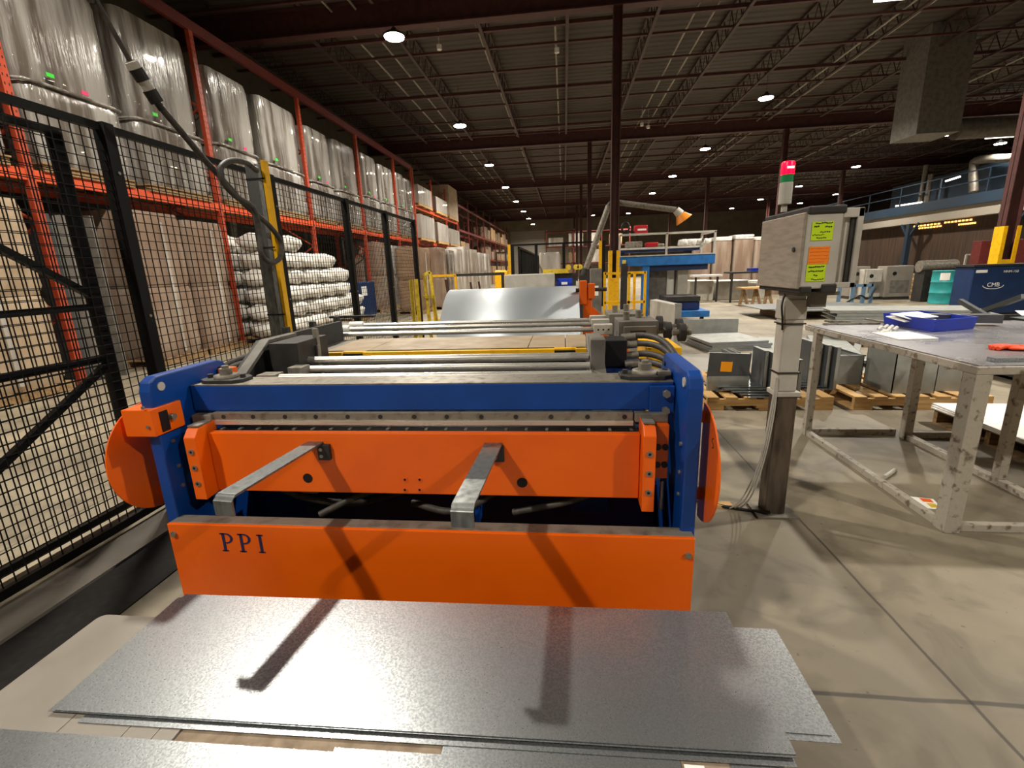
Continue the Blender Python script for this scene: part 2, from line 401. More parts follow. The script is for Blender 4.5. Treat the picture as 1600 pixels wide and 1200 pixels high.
for i, yy in enumerate(GY[3:5]): column(18.6, yy, 'dark steel column in the farthest right row, %s from the camera' % ORD[i], guard=False)

# ---- lamps
def lamp(x, y, z, label, power=1.0):
    t = thing('high_bay_lamp', label, 'lamp', (x, y, z), 'high bay lamps')
    mb = MB(); mb.lathe((x, y, z), [(.235, .02), (.245, .05), (.17, .1), (.07, .14), (.05, .2)], 20); mb.build('lamp_housing', 'dark_grey', t)
    mb = MB(); mb.lathe((x, y, z), [(.22, 0), (.225, .02)], 20); mb.build('lamp_lens', 'lens', t)
    mb = MB(); mb.cyl((x, y, z + .2), (x, y, ZC - .02), .006, 6); mb.build('hanger', 'dark_grey', t)
    l = bpy.data.lights.new('high_bay_light', 'AREA'); l.shape = 'DISK'; l.size = .3; l.energy = LAMP_W * power; l.color = LAMP_COL; l.spread = R(150)
    lo = bpy.data.objects.new('high_bay_light', l); COL.objects.link(lo); lo.location = (x, y, z - .03)
for i in range(-1, 9):
    y = 4.93 + 6.98 * i
    lamp(-3.81, y, 6.6, 'round high bay lamp in the row above the racks, ' + ('behind the camera' if i < 0 else 'over the shear' if i == 0 else '%s one in view' % ORD[i - 1]), 1.0 if i > 0 else .8)
for i in range(-1, 8):
    y = 4.3 + 6.98 * i
    lamp(6.72, y, 6.6, 'round high bay lamp in the middle row, ' + ('behind the camera' if i < 0 else 'outside the view beside the table' if i < 1 else '%s behind the steel column' % ORD[i]), 1.15)
for i in range(0, 6):
    lamp(17.45, 11.2 + 7.1 * i, 6.6, 'round high bay lamp in the right row, %s from the camera' % ORD[i], .8)
for i, (u, v, yy) in enumerate(((926, 337, 52), (1563, 225, 27), (1411, 300, 45), (1306, 304, 46), (1250, 318, 50), (1143, 326, 52))):
    p = onY(u, v, yy); lamp(p.x, p.y, p.z, ['small far lamp beside the far columns of the centre row', 'lamp at the right edge above the mezzanine pipes', 'lamp above the mezzanine railing', 'far lamp left of the mezzanine railing', 'far lamp seen beside the signal tower', 'far lamp above the wrapped boxes'][i], .5)
# lamp tube strip top right
p = onZ(1395, 0, 7.2)
mb = MB(); mb.box(p.x - .4, p.x + .6, p.y - .04, p.y + .04, 7.2, 7.26); single(mb, 'strip_light', 'tube_light', 'long strip light high at the top right of the roof', 'lamp')

# ============================================================ RACKS
RX = -6.82; RXB = -7.95
def upright(m1, y, h):
    for x in (RX, RXB): m1.box(x - .09 if x == RX else x, x if x == RX else x + .09, y - .05, y + .05, .01, h)
def rack(name_label, posts, levels, h, red=False, top=True):
    t = thing('storage_rack', name_label, 'rack', (RX, posts[0], 0))
    mt = 'rack_red' if red else 'rack_orange'
    for y in posts:
        mb = MB(); mb.box(RX - .08, RX, y - .05, y + .05, .01, h); u = mb.build('upright', mt, t)
        mm = MB()
        z = .12
        while z < h - .1:
            mm.box(RX, RX + .0015, y - .032, y - .018, z, z + .03); mm.box(RX, RX + .0015, y + .018, y + .032, z, z + .03); z += .1
        mm.build('slot_row', 'black', u)
        mb = MB(); mb.box(RXB, RXB + .08, y - .05, y + .05, .01, h); mb.build('upright', mt, t)
        mb = MB(); z = .4; k = 0
        while z < h - .7:
            a, b = (RX - .08, RXB + .08) if k % 2 else (RXB + .08, RX - .08)
            mb.bar((a, y, z), (b, y, z + .6), .03); z += .6; k += 1
        mb.build('lattice_brace', mt, t)
    for z in levels:
        for a, b in zip(posts[:-1], posts[1:]):
            for x in (RX - .05, RXB + .01):
                mb = MB(); mb.box(x, x + .045, a + .05, b - .05, z - .14, z); mb.build('beam', 'beam_orange' if not red else mt, t)
    return t
PA = [2.3, 5.8, 9.26, 12.86, 16.36, 19.85, 22.1]
LV = 2.86
rack('tall orange pallet rack beside the wire fence with tall wrapped loads', PA, [LV], 5.87)
mb = MB(); mb.box(RX - .06, RX + .02, -1, 22.2, 5.86, 6.02)
rt = thing('rack_tie_beam', 'red beam running along the top of the nearest pallet rack', 'beam', (RX, 10, 5.871)); mb = MB(); mb.box(RX - .08, RX + .0, -1, 22.2, 5.871, 6.06); mb.build('tie_beam', 'rack_red', rt)
PB = [22.35, 25.4, 28.4, 31.3]
rack('orange pallet rack bays carrying white boxes beyond the near rack', PB, [2.86, 4.42], 6.0)
PC = [31.6 + 3.4 * i for i in range(9)]
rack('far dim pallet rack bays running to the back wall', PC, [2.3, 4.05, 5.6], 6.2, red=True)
rnd = random.Random(4)
def wrapblock(m, x0, x1, y0, y1, z0, z1, seed=0, amp=.02, flute=3):
    r_ = random.Random(seed); ph = r_.random() * 6; cx_, cy_ = (x0 + x1) / 2, (y0 + y1) / 2; hx, hy = (x1 - x0) / 2, (y1 - y0) / 2
    n = 56; rows = 10; vs = []
    offs = [[r_.uniform(-amp, amp) * .5 for _ in range(8)] for _ in range(rows + 1)]
    for j in range(rows + 1):
        t = j / rows; z = z0 + (z1 - z0) * t; sc = 1 - (.05 if j in (0,) else .0) - (.035 if j == rows else 0)
        for i in range(n):
            a = 2 * math.pi * (i + .5) / n; c_, s_ = math.cos(a), math.sin(a)
            e = 9.0; rr = 1 / (abs(c_) ** e + abs(s_) ** e) ** (1 / e)
            fl = 1 + amp * .5 * abs(math.sin(flute * a * 2 + ph)) + offs[j][int(i / n * 8) % 8]
            vs.append((cx_ + hx * rr * c_ * fl * sc * .97, cy_ + hy * rr * s_ * fl * sc * .97, z))
    m.add(vs, [(j * n + i, j * n + (i + 1) % n, (j + 1) * n + (i + 1) % n, (j + 1) * n + i) for j in range(rows) for i in range(n)], True)
    m.add(vs[-n:], [tuple(range(n))]); m.add(vs[:n], [tuple(reversed(range(n)))])
def pallet_parts(t, x0, x1, y0, y1, z, h=.13, mt='pallet_wood'):
    mb = MB(); n = 6; w = (y1 - y0) / (n * 1.45)
    for i in range(n):
        yy = y0 + (y1 - y0 - w) * i / (n - 1); mb.box(x0, x1, yy, yy + w, z + h - .018, z + h)
    mb.build('deck_board', mt, t)
    mb = MB()
    for xx in (x0, (x0 + x1) / 2 - .02, x1 - .04): mb.box(xx, xx + .04, y0, y1, z + .018, z + h - .018)
    mb.build('stringer', mt, t)
    mb = MB()
    for yy in (y0, (y0 + y1) / 2 - w / 2, y1 - w): mb.box(x0, x1, yy, yy + w, z, z + .018)
    mb.build('bottom_board', mt, t)
def tall_load(y0, y1, z0, zs, z1, label, seed, mt='wrap', mt2=None, x0=-7.85, x1=-6.78, tagc=None, pal=True, group='wrapped loads on the rack'):
    t = thing('wrapped_pallet_load', label, 'pallet load', ((x0 + x1) / 2, (y0 + y1) / 2, z0), group)
    if pal:
        mb = MB(); mb.box(x0, x1, y0, y1, z0 + .09, z0 + .11)
        for xx in (x0 + .02, (x0 + x1) / 2 - .05, x1 - .12): mb.box(xx, xx + .1, y0 + .02, y1 - .02, z0, z0 + .09)
        mb.build('pallet', 'old_wood', t); z0 += .11
    mb = MB(); wrapblock(mb, x0 - .02, x1 + .03, y0 - .03, y1 + .03, z0, zs, seed); mb.build('lower_tier', mt, t)
    if z1 > zs:
        mb = MB(); wrapblock(mb, x0 + .02, x1, y0, y1, zs, z1, seed + 7); mb.build('upper_tier', mt2 or mt, t)
        mb = MB(); mb.tube([(x0 + (x1 - x0) * .5 + (x1 - x0) * .53 * c_ * k, (y0 + y1) / 2 + (y1 - y0) * .525 * s_ * k, zs + .01) for c_, s_, k in [(math.cos(2 * math.pi * i / 40), math.sin(2 * math.pi * i / 40), 1 / (abs(math.cos(2 * math.pi * i / 40)) ** 9 + abs(math.sin(2 * math.pi * i / 40)) ** 9) ** (1 / 9)) for i in range(41)]], .022, 6, caps=False)
        mb.build('film_fold', mt, t)
    if tagc:
        for k, (c_, dy, dz) in enumerate(tagc):
            mb = MB(); mb.box(x1 + .035, x1 + .045, y0 + dy, y0 + dy + .10, zs + dz, zs + dz + .05)
            tag(mb.build('tape_tag', c_, t), ('green' if 'green' in c_ else 'pink') + ' tape tag')
    return t
wl = [(3.0, 4.3, 3.95, 5.3), (4.45, 5.6, 3.9, 5.3), (5.95, 7.35, 3.95, 5.4), (7.6, 9.05, 3.95, 5.55), (9.42, 10.75, 4.0, 5.4), (11.0, 12.65, 3.95, 5.4), (13.0, 14.3, 3.9, 5.3), (14.6, 16.15, 3.9, 5.35), (16.5, 17.9, 4, 5.4), (18.1, 19.65, 4, 5.35), (20.0, 20.9, 4, 5.4), (21.0, 22.0, 4, 5.35)]
for i, (a, b, zs, z1) in enumerate(wl):
    tall_load(a, b, LV, zs, z1, 'tall pallet load in grey stretch film on the upper rack level, %s from the camera' % ORD[i], 11 + i,
              tagc=[('tag_green', .3, .12)] + ([('tag_pink', .75, .05)] if i % 2 == 0 else []))
# lower level
def boxes(y0, y1, z0, z1, label, mt, x0=-7.8, x1=-6.65, seed=0, group=None):
    t = thing('wrapped_carton_stack', label, 'pallet load', ((x0 + x1) / 2, (y0 + y1) / 2, z0), group)
    pallet_parts(t, x0, x1, y0, y1, z0, .13, 'old_wood')
    zm = z0 + (z1 - z0) * .52
    mb = MB(); wrapblock(mb, x0, x1, y0, y1, z0 + .13, zm, seed, .012); mb.build('lower_cartons', mt, t)
    mb = MB(); wrapblock(mb, x0, x1, y0, y1, zm + .01, z1, seed + 3, .015); mb.build('upper_cartons', mt, t)
    mb = MB(); mb.box(x1 - .01, x1 + .012, y0 + .52 * (y1 - y0), y0 + .56 * (y1 - y0), z0 + .2, z1 - .15)
    mb.build('film_seam', 'wrap_light', t)
    return t
boxes(2.6, 4.0, .001, 2.4, 'beige carton stack behind the fence gate, nearest the camera', 'cardboard_light', seed=1)
boxes(4.15, 5.55, .001, 2.45, 'beige carton stack behind the fence, left of the first orange upright', 'cardboard_light', seed=2)
boxes(6.9, 8.0, .001, 2.5, 'brown wrapped carton stack behind the thick black fence post', 'wrap_brown', seed=3)
boxes(8.1, 9.05, .001, 2.45, 'brown wrapped carton stack left of the white bags', 'wrap_brown', seed=4)
t = thing('shelving_panels', 'grey steel door panels stored upright right of the first orange upright', 'panels', (-7.2, 6.3, 0))
for i in range(3):
    mb = MB(); mb.box(-7.7, -7.0 + i * .12, 6.0 + i * .2, 6.05 + i * .2, 0, 2.35); mb.build('panel', ['galv_dark', 'light_grey', 'grey_paint'][i], t)
mb = MB(); mb.box(-7.7, -6.9, 5.95, 6.5, 0, .03); mb.build('foot', 'dark_grey', t)
# white bags
def bagmesh(seed):
    r_ = random.Random(seed); me = MB(); nu, nv = 14, 9; ph = [r_.random() * 6 for _ in range(4)]; vs = []
    def f(u, v):
        a = 2 * math.pi * u; b = math.pi * (v - .5); e = .75
        c_, s_ = math.cos(a), math.sin(a); cb, sb = math.cos(b), math.sin(b)
        rr = 1 + .08 * math.sin(3 * a + ph[0]) * cb + .07 * math.sin(5 * b + 2 * a + ph[1]) + .05 * math.sin(7 * a + ph[2])
        sg = lambda x: math.copysign(abs(x) ** e, x)
        return Vector((.42 * sg(c_) * cb ** .7 * rr if cb > 0 else 0, .5 * sg(s_) * (max(cb, 0) ** .7) * rr, .22 * sg(sb) * rr + .22))
    me.grid(f, 18, 10); return me
bags = []
brnd = random.Random(9)
t = thing('bag_pallet', 'long wooden pallet under the left part of the white bag heap', 'pallet', (-7.0, 11.1, 0))
pallet_parts(t, -7.7, -6.1, 9.4, 12.75, 0, .14, 'old_wood')
t = thing('bag_pallet', 'short wooden pallet under the right end of the white bag heap', 'pallet', (-7.0, 13.6, 0))
pallet_parts(t, -7.7, -6.1, 12.97, 14.2, 0, .14, 'old_wood')
protos = []
k = 0
def htop(y): return 2.45 if y < 10.3 else 2.45 - (y - 10.3) * .35 if y < 12.2 else 1.75 - (y - 12.2) * .55
for yy in [9.65 + .78 * i for i in range(6)]:
    z = .14
    while z + .2 < htop(yy):
        for col_, xx in enumerate((-6.40, -7.34)):
            lab = 'white plastic bag, %s stack from the left, %s up, %s row' % (ORD[int((yy - 9.6) / .78)], ORD[int((z - .13) / .36)], ['front', 'rear'][col_])
            ps = (xx + brnd.uniform(-.02, .02), yy + brnd.uniform(-.02, .02), z)
            if k < 4:
                o = bagmesh(k).build('white_bag', 'bag'); o.location = ps; protos.append(o)
                tag(o, lab, 'bag', 'white bags heaped behind the fence')
            else:
                o = protos[k % 4].copy(); COL.objects.link(o); o.location = ps; o.rotation_euler = (0, 0, brnd.uniform(-.12, .12)); o['label'] = lab
            o.scale = (.92, .75, .82); k += 1
        z += .36
mb = MB(); mb.box(-7.7, -6.6, 14.8, 16.1, 0.0, 1.15); t = thing('blue_bin', 'dark blue bulk bin on the floor under the rack beyond the white bags', 'bin', (-7.1, 15.4, 0)); mb.build('bin_body', 'navy', t, bev=.03)
mb = MB(); mb.box(-6.6, -6.59, 15.0, 15.4, .7, 1.0); mb.build('bin_label', 'paper', t)
boxes(16.6, 17.9, .001, 2.5, 'wrapped carton stack under the rack beyond the blue bin', 'wrap_brown', seed=6)
boxes(18.2, 19.6, .001, 2.45, 'grey wrapped stack under the rack, second beyond the blue bin', 'wrap', seed=7)
boxes(20.1, 21.9, .001, 2.5, 'brown carton stack under the last bay of the near rack', 'cardboard', seed=8)
# section B
for i, (a, b, z0, z1, mt, lb) in enumerate(((22.6, 24.9, 4.42, 5.35, 'wrap_light', 'white wrapped box pallet on the upper shelf of the second rack, nearest'),
        (25.7, 28.1, 4.42, 5.25, 'wrap_light', 'white wrapped box pallet on the upper shelf of the second rack, farther'),
        (28.7, 31.0, 4.42, 6.3, 'cardboard_light', 'tall tan carton on the upper shelf of the second rack'),
        (22.6, 25.1, 2.86, 4.05, 'wrap_light', 'white wrapped boxes on the lower shelf of the second rack, nearest'),
        (25.7, 28.1, 2.86, 3.95, 'wrap_light', 'white wrapped boxes in the middle of the second rack lower shelf'),
        (28.6, 31.1, 2.86, 3.85, 'wrap_light', 'white wrapped boxes on the lower shelf of the second rack, farthest'))):
    t = thing('boxed_pallet_load', lb, 'pallet load', (-7.2, a, z0))
    pallet_parts(t, -7.8, -6.7, a, b, z0, .13)
    n = 5 if 'tall' not in lb else 1; w = (b - a) / n
    for q in range(n):
        mb = MB(); mb.box(-7.8, -6.7, a + q * w + .012, a + (q + 1) * w - .012, z0 + .131, z1); mb.build('carton', mt, t, bev=.01)
# floor block of wrapped pallets
fb = [(15.5, 17.0, 2.2, 'cardboard', 'brown carton pallet with torn film, nearest of the floor row by the racks'), (17.2, 18.4, 2.25, 'wrap_brown', 'second wrapped pallet of the floor row by the racks'),
      (18.6, 19.9, 2.2, 'wrap', 'third wrapped pallet of the floor row by the racks'), (20.1, 21.4, 2.3, 'wrap_light', 'fourth wrapped pallet of the floor row, pale film'),
      (21.7, 23.2, 2.45, 'wrap_light', 'fifth wrapped pallet of the floor row, tallest'), (23.5, 25.2, 2.4, 'wrap_light', 'sixth wrapped pallet of the floor row'),
      (25.6, 27.3, 2.3, 'wrap_light', 'seventh wrapped pallet of the floor row'), (27.7, 29.6, 2.3, 'wrap_light', 'last wrapped pallet of the floor row')]
for i, (a, b, h, mt, lb) in enumerate(fb):
    boxes(a, b, 0.0, h, lb, mt, x0=-5.6 if i < 3 else -5.4, x1=-4.75 if i == 0 else -4.5, seed=20 + i)
# section C loads
crn = random.Random(3)
for bi in range(8):
    for li, z in enumerate((2.3, 4.05)):
        if bi < 3 and (bi + li) % 3: continue
        a = PC[bi] + .3
        for q in range(2):
            if crn.random() < .15: continue
            t = thing('stored_crate', 'brown stack of cartons in the far rack, %s bay, %s level, %s side' % (ORD[bi], ['lower', 'upper'][li], ['near', 'far'][q]), 'pallet load', (-7.2, a + q * 1.5, z), 'cartons in the far rack')
            pallet_parts(t, -7.8, -6.8, a + q * 1.5, a + q * 1.5 + 1.3, z, .12, 'old_wood')
            h = crn.uniform(.7, 1.25)
            mb = MB(); mb.box(-7.8, -6.8, a + q * 1.5, a + q * 1.5 + 1.3, z + .121, z + h); mb.build('carton', crn.choice(['cardboard', 'old_wood', 'wrap_brown']), t, bev=.02)
    for q in range(2):
        if bi < 3: continue
        a = PC[bi] + .3 + q * 1.5
        mb = MB(); mb.box(-7.8, -6.8, a, a + 1.3, 0, 1.7); single(mb, 'stored_crate', crn.choice(['cardboard', 'old_wood']), 'brown crate on the floor under the far rack, %s bay %s side' % (ORD[bi], ['near', 'far'][q]), 'crate', 'cartons in the far rack', bev=.02)

# exit light on left wall
p = onX(461, 380, -9.5)
mb = MB(); mb.box(-9.599, -9.5, p.y - .13, p.y + .13, p.z - .09, p.z + .09); single(mb, 'exit_light', 'exit_green', 'small glowing green sign on the wall behind the rack', 'sign')

# ============================================================ FENCE
FX = -2.533; FT = 2.26
posts = [-.4, 2.6, 4.1, 5.55, 6.8, 8.1]
t = thing('wire_fence', 'black welded wire machine guard fence running along the left side', 'fence', (FX, 4, 0.012))
def mesh_panel(y0, y1, z0, z1, x, par, pitch=.052, w=.0042):
    mb = MB(); n = int((y1 - y0) / pitch)
    for i in range(1, n): yy = y0 + (y1 - y0) * i / n; mb.box(x - w / 2, x + w / 2, yy - w / 2, yy + w / 2, z0, z1)
    n = int((z1 - z0) / pitch)
    for i in range(1, n): zz = z0 + (z1 - z0) * i / n; mb.box(x + w / 2, x + w * 1.4, y0, y1, zz - w / 2, zz + w / 2)
    return mb.build('wire_mesh', 'black_metal', par)
for y in posts:
    mb = MB(); mb.box(FX - .035, FX + .035, y - .035, y + .035, .012, FT); ps = mb.build('post', 'black_metal', t, bev=.004)
    mb = MB(); mb.box(FX - .06, FX + .06, y - .06, y + .06, .012, .022); mb.build('base_plate', 'black_metal', ps)
    for zz in (.35, 1.2, 2.0): mb = MB(); mb.cyl((FX + .035, y, zz), (FX + .043, y, zz), .009, 8); mb.build('bolt', 'steel', ps)
for a, b in zip(posts[:-1], posts[1:]):
    mb = MB(); mb.box(FX - .015, FX + .015, a + .035, b - .035, FT - .045, FT - .005); mb.build('top_rail', 'black_metal', t)
    mb = MB(); mb.box(FX - .015, FX + .015, a + .035, b - .035, .03, .075); mb.build('bottom_rail', 'black_metal', t)
    mesh_panel(a + .035, b - .035, .075, FT - .045, FX, t)
# gate behind
GX = -2.72
t = thing('braced_gate', 'black braced mesh gate standing just behind the wire fence at far left', 'gate', (GX, 1.5, 0.0))
def gbar(name, a, b, w=.035):
    mb = MB(); mb.bar(a, b, w); return mb.build(name, 'black_metal', t)
gbar('gate_post', (GX, 2.48, 0), (GX, 2.48, 2.2), .05); gbar('gate_post', (GX, .4, 0), (GX, .4, 2.2), .05)
gbar('brace', (GX, 1.5, 1.95), (GX, 2.48, 1.33)); gbar('brace', (GX, .45, 1.27), (GX, 2.48, 1.27)); gbar('brace', (GX, .45, .98), (GX, 2.48, .965)); gbar('brace', (GX, .9, -.0 + .02), (GX, 2.48, .94))
gbar('top_bar', (GX, .4, 2.2), (GX, 2.505, 2.2), .04); gbar('bottom_bar', (GX, .4, .06), (GX, 2.48, .06), .04)
mesh_panel(.43, 2.45, .08, 2.18, GX - .02, t, .056)

# grey trunking post with yellow strip
px_, py_ = -2.33, 3.63
t = thing('trunking_post', 'grey aluminium post with a yellow strip standing beside the fence', 'post', (px_, py_, 0.012))
mb = MB(); mb.prism([(px_ - .055, py_ - .05), (px_ + .035, py_ - .05), (px_ + .055, py_ - .03), (px_ + .055, py_ + .05), (px_ - .055, py_ + .05)], 'z', .02, 2.23); mb.build('post_body', 'aluminium', t)
mb = MB(); mb.box(px_ + .06, px_ + .085, py_ - .03, py_ + .03, .02, 2.26); mb.build('yellow_strip', 'yellow', t)
for zz in (.6, 1.1, 1.62, 2.12):
    mb = MB(); mb.box(px_ - .06, px_ + .09, py_ - .056, py_ - .051, zz, zz + .012); mb.box(px_ - .062, px_ - .057, py_ - .056, py_ + .055, zz, zz + .012)
    mb.build('cable_tie', 'black', t)
mb = MB(); mb.box(px_ - .09, px_ + .1, py_ - .09, py_ + .09, .012, .022); mb.build('foot_plate', 'dull_steel', t)
# cable
t = thing('power_cable', 'thick black power cable with plug hanging from the roof and looping over the post', 'cable', onX(150, 0, -2.35))
XC = -2.27
cpts = [Vector((-2.35, 2.2, 7.3)), Vector((-2.34, 2.3, 4.5)), onX(120, -60, -2.33), onX(150, 0, -2.31), onX(203, 95, -2.3)]
mb = MB(); mb.tube(bez(cpts), .013, 8); mb.build('upper_cable', 'rubber', t)
a = onX(205, 97, -2.3); b = onX(246, 160, -2.28); d = (b - a)
mb = MB(); mb.cyl(a, a + d * .18, .034, 14); tag(mb.build('plug_cap', 'light_grey', t), 'pale plug cap')
mb = MB(); mb.cyl(a + d * .16, a + d * .45, .036, 14); mb.build('plug_body', 'black', t)
mb = MB(); mb.cyl(a + d * .45, a + d * .70, .030, 14); tag(mb.build('plug_window', 'light_grey', t), 'clear pale coupling')
mb = MB(); mb.cyl(a + d * .68, b, .037, 12); mb.cyl(b, b + d * .2, .02, 10); mb.build('plug_socket', 'black', t)
lp = [b + d * .1, onX(285, 208, -2.27), onX(320, 250, XC), onX(352, 285, XC + .02), onX(385, 322, XC + .05), onX(418, 350, XC + .06), onX(439, 378, XC + .05), onX(438, 402, XC + .06), onX(423, 410, XC + .09), onX(408, 396, XC + .09),
      onX(405, 360, XC + .09), onX(395, 325, XC + .1), onX(366, 305, XC + .1), onX(348, 283, XC + .1), onX(345, 262, XC + .1), onX(362, 251, XC + .08), onX(384, 254, XC + .06), onX(400, 266, XC + .02), Vector((px_ + .0, py_, 2.2)), Vector((px_, py_, 2.0))]
mb = MB(); mb.tube(bez(lp, 6), .019, 10); mb.build('lower_cable', 'rubber', t)

# ============================================================ SHEAR
SH = thing('guillotine_shear', 'orange and blue sheet metal shear with dark serif letters, in the centre foreground', 'machine', (-.53, 1.6, 0))
def sb(name, mt, *bx, parent=SH, bev=.003, label=None):
    mb = MB()
    for b_ in bx: mb.box(*b_)
    o = mb.build(name, mt, parent, bev)
    if label: o['label'] = label
    return o
# front panel
fp = sb('front_panel', 'orange', (-1.467, .415, 1.405, 1.42, 0, .53))
sb('front_ledge', 'dull_steel', (-1.467, .415, 1.42, 1.475, .518, .5295))
for (x, z) in ((-1.445, .49), (.395, .47)):
    mb = MB(); mb.cyl((x, 1.405, z), (x, 1.398, z), .011, 12); mb.build('bolt', 'steel', fp)
# PPI lettering, serif
def letter(m, ch, x, z, h):
    y = 1.4035; yb = 1.405; s = h
    def q(a, b, c_, d): m.box(x + a * s, x + b * s, y, yb, z + c_ * s, z + d * s)
    q(.10, .24, 0, 1); q(0, .34, 0, .06)
    q(0, .34 if ch == 'I' else .24, .94, 1)
    if ch == 'P':
        n = 14
        for i in range(n):
            a0 = -math.pi / 2 + math.pi * i / n; a1 = -math.pi / 2 + math.pi * (i + 1) / n
            ci = (.30, .72); ro = (.36, .28); ri = (.23, .22)
            P4 = [(ci[0] + ro[0] * math.cos(a0), ci[1] + ro[1] * math.sin(a0)), (ci[0] + ro[0] * math.cos(a1), ci[1] + ro[1] * math.sin(a1)), (ci[0] + ri[0] * math.cos(a1), ci[1] + ri[1] * math.sin(a1)), (ci[0] + ri[0] * math.cos(a0), ci[1] + ri[1] * math.sin(a0))]
            m.prism([(x + p_[0] * s, z + p_[1] * s) for p_ in P4], 'y', y, yb)
        q(.24, .30, .94, 1); q(.24, .30, .44, .5)
mb = MB()
letter(mb, 'P', -1.262, .425, .074); letter(mb, 'P', -1.192, .424, .074); letter(mb, 'I', -1.118, .423, .074)
tag(mb.build('lettering', 'print_blue', fp), 'dark blue serif letters')
# side plates
def side_plate(x0, x1, nm):
    poly = [(1.45, .0), (1.45, 1.02), (1.462, 1.055), (1.49, 1.07), (1.80, 1.07), (1.83, 1.06), (1.85, 1.03), (1.95, .9), (1.95, 0)]
    mb = MB(); mb.prism(poly, 'x', x0, x1); return mb.build(nm, 'blue', SH, bev=.006)
lp_ = side_plate(-1.505, -1.46, 'side_plate'); rp_ = side_plate(.378, .425, 'side_plate')
for par, x, s_ in ((lp_, -1.46, 1), (rp_, .378, -1)):
    mb = MB(); mb.cyl((x, 1.50, 1.03), (x + s_ * .004, 1.50, 1.03), .016, 14); mb.build('lifting_eye', 'light_grey', par)
    mb = MB(); mb.cyl((x, 1.80, 1.03), (x + s_ * .004, 1.80, 1.03), .01, 14); mb.build('lifting_eye', 'black', par)
    for z in (.82, .72, .64): mb = MB(); mb.cyl((x, 1.5, z), (x + s_ * .005, 1.5, z), .007, 10); mb.build('bolt', 'steel', par)
# upper beam
ub = sb('upper_beam', 'blue', (-1.452, .372, 1.62, 1.75, .9, 1.0))
sb('beam_top_plate', 'steel', (-1.45, .371, 1.621, 1.755, 1.0, 1.004), parent=ub, bev=0)
sb('beam_end_cheek', 'blue', (.29, .374, 1.605, 1.62, .83, .99), parent=ub)
for z in (.965, .905, .845):
    mb = MB(); mb.cyl((.345, 1.605, z), (.345, 1.59, z), .014, 6); mb.build('hex_bolt', 'steel', ub)
kb = sb('knife_bar', 'steel', (-1.36, .235, 1.598, 1.62, .853, .899), bev=.002)
for u in (349, 395, 445, 493, 543, 594, 647, 698, 752, 806, 861, 918, 976):
    p = onY(u, 649, 1.598)
    mb = MB(); mb.cyl((p.x, 1.5985, .882), (p.x, 1.596, .882), .0085, 12); mb.build('socket_screw', 'dark_grey', kb)
sb('knife_edge', 'chrome', (-1.36, .235, 1.592, 1.60, .852, .868), parent=kb, bev=0)
sb('lower_blade_bed', 'black_metal', (-1.353, .253, 1.575, 1.76, .80, .834))
mb = MB()
for i in range(22): mb.box(-1.33 + i * .074, -1.32 + i * .074, 1.585, 1.61, .834, .838)
mb.build('blade_marks', 'dull_steel', SH)
# apron
ap = sb('front_apron', 'orange', (-1.353, .253, 1.545, 1.575, .597, .836))
for (u, v) in ((481, 747), (816, 754)):
    p = onY(u, v, 1.545); mb = MB(); mb.cyl((p.x, 1.5455, p.z), (p.x, 1.5435, p.z), .019, 18); mb.build('round_hole', 'black', ap)
for (u, v) in ((633, 749), (656, 749), (633, 765), (656, 765)):
    p = onY(u, v, 1.545); mb = MB(); mb.cyl((p.x, 1.5455, p.z), (p.x, 1.542, p.z), .0095, 12); mb.build('socket_screw', 'orange_worn', ap)
    mb = MB(); mb.cyl((p.x, 1.542, p.z), (p.x, 1.5415, p.z), .005, 10); mb.build('screw_socket', 'black', ap)
# apron brackets
def bracket(x0, x1, z0, z1, nm='apron_bracket', yb=1.6, yf=1.485, screws=3, side=1):
    poly = [(yf, z0), (yf, z1 - .03), (yf + .025, z1), (yb, z1 + .008), (yb, z0 + .005)]
    mb = MB(); mb.prism(poly, 'x', x0, x1); o = mb.build(nm, 'orange', SH, bev=.003)
    for k in range(screws):
        z = z0 + (z1 - z0) * (.24 + .23 * k); x = (x0 + x1) / 2
        mb = MB(); mb.cyl((x, yf, z), (x, yf - .004, z), .0105, 14); mb.build('socket_screw', 'steel', o)
        mb = MB(); mb.cyl((x, yf - .004, z), (x, yf - .0045, z), .0055, 6); mb.build('screw_socket', 'black', o)
    mb = MB(); mb.box(x0 + .002, x1 - .002, yf + .028, yb, z1 + .004, z1 + .0095); mb.build('worn_top', 'dull_steel', o)
    return o
bracket(-1.402, -1.355, .588, .865); bracket(.255, .296, .578, .88)
o = sb('guide_block', 'orange', (.305, .352, 1.56, 1.62, .668, .865))
for z in (.72, .785):
    for x in (.316, .34):
        mb = MB(); mb.cyl((x, 1.56, z), (x, 1.555, z), .011, 12); mb.build('socket_screw', 'black', o)
sb('guide_cap', 'dull_steel', (.24, .352, 1.585, 1.62, .866, .898)); sb('guide_cap', 'dull_steel', (-1.44, -1.36, 1.585, 1.62, .85, .893))
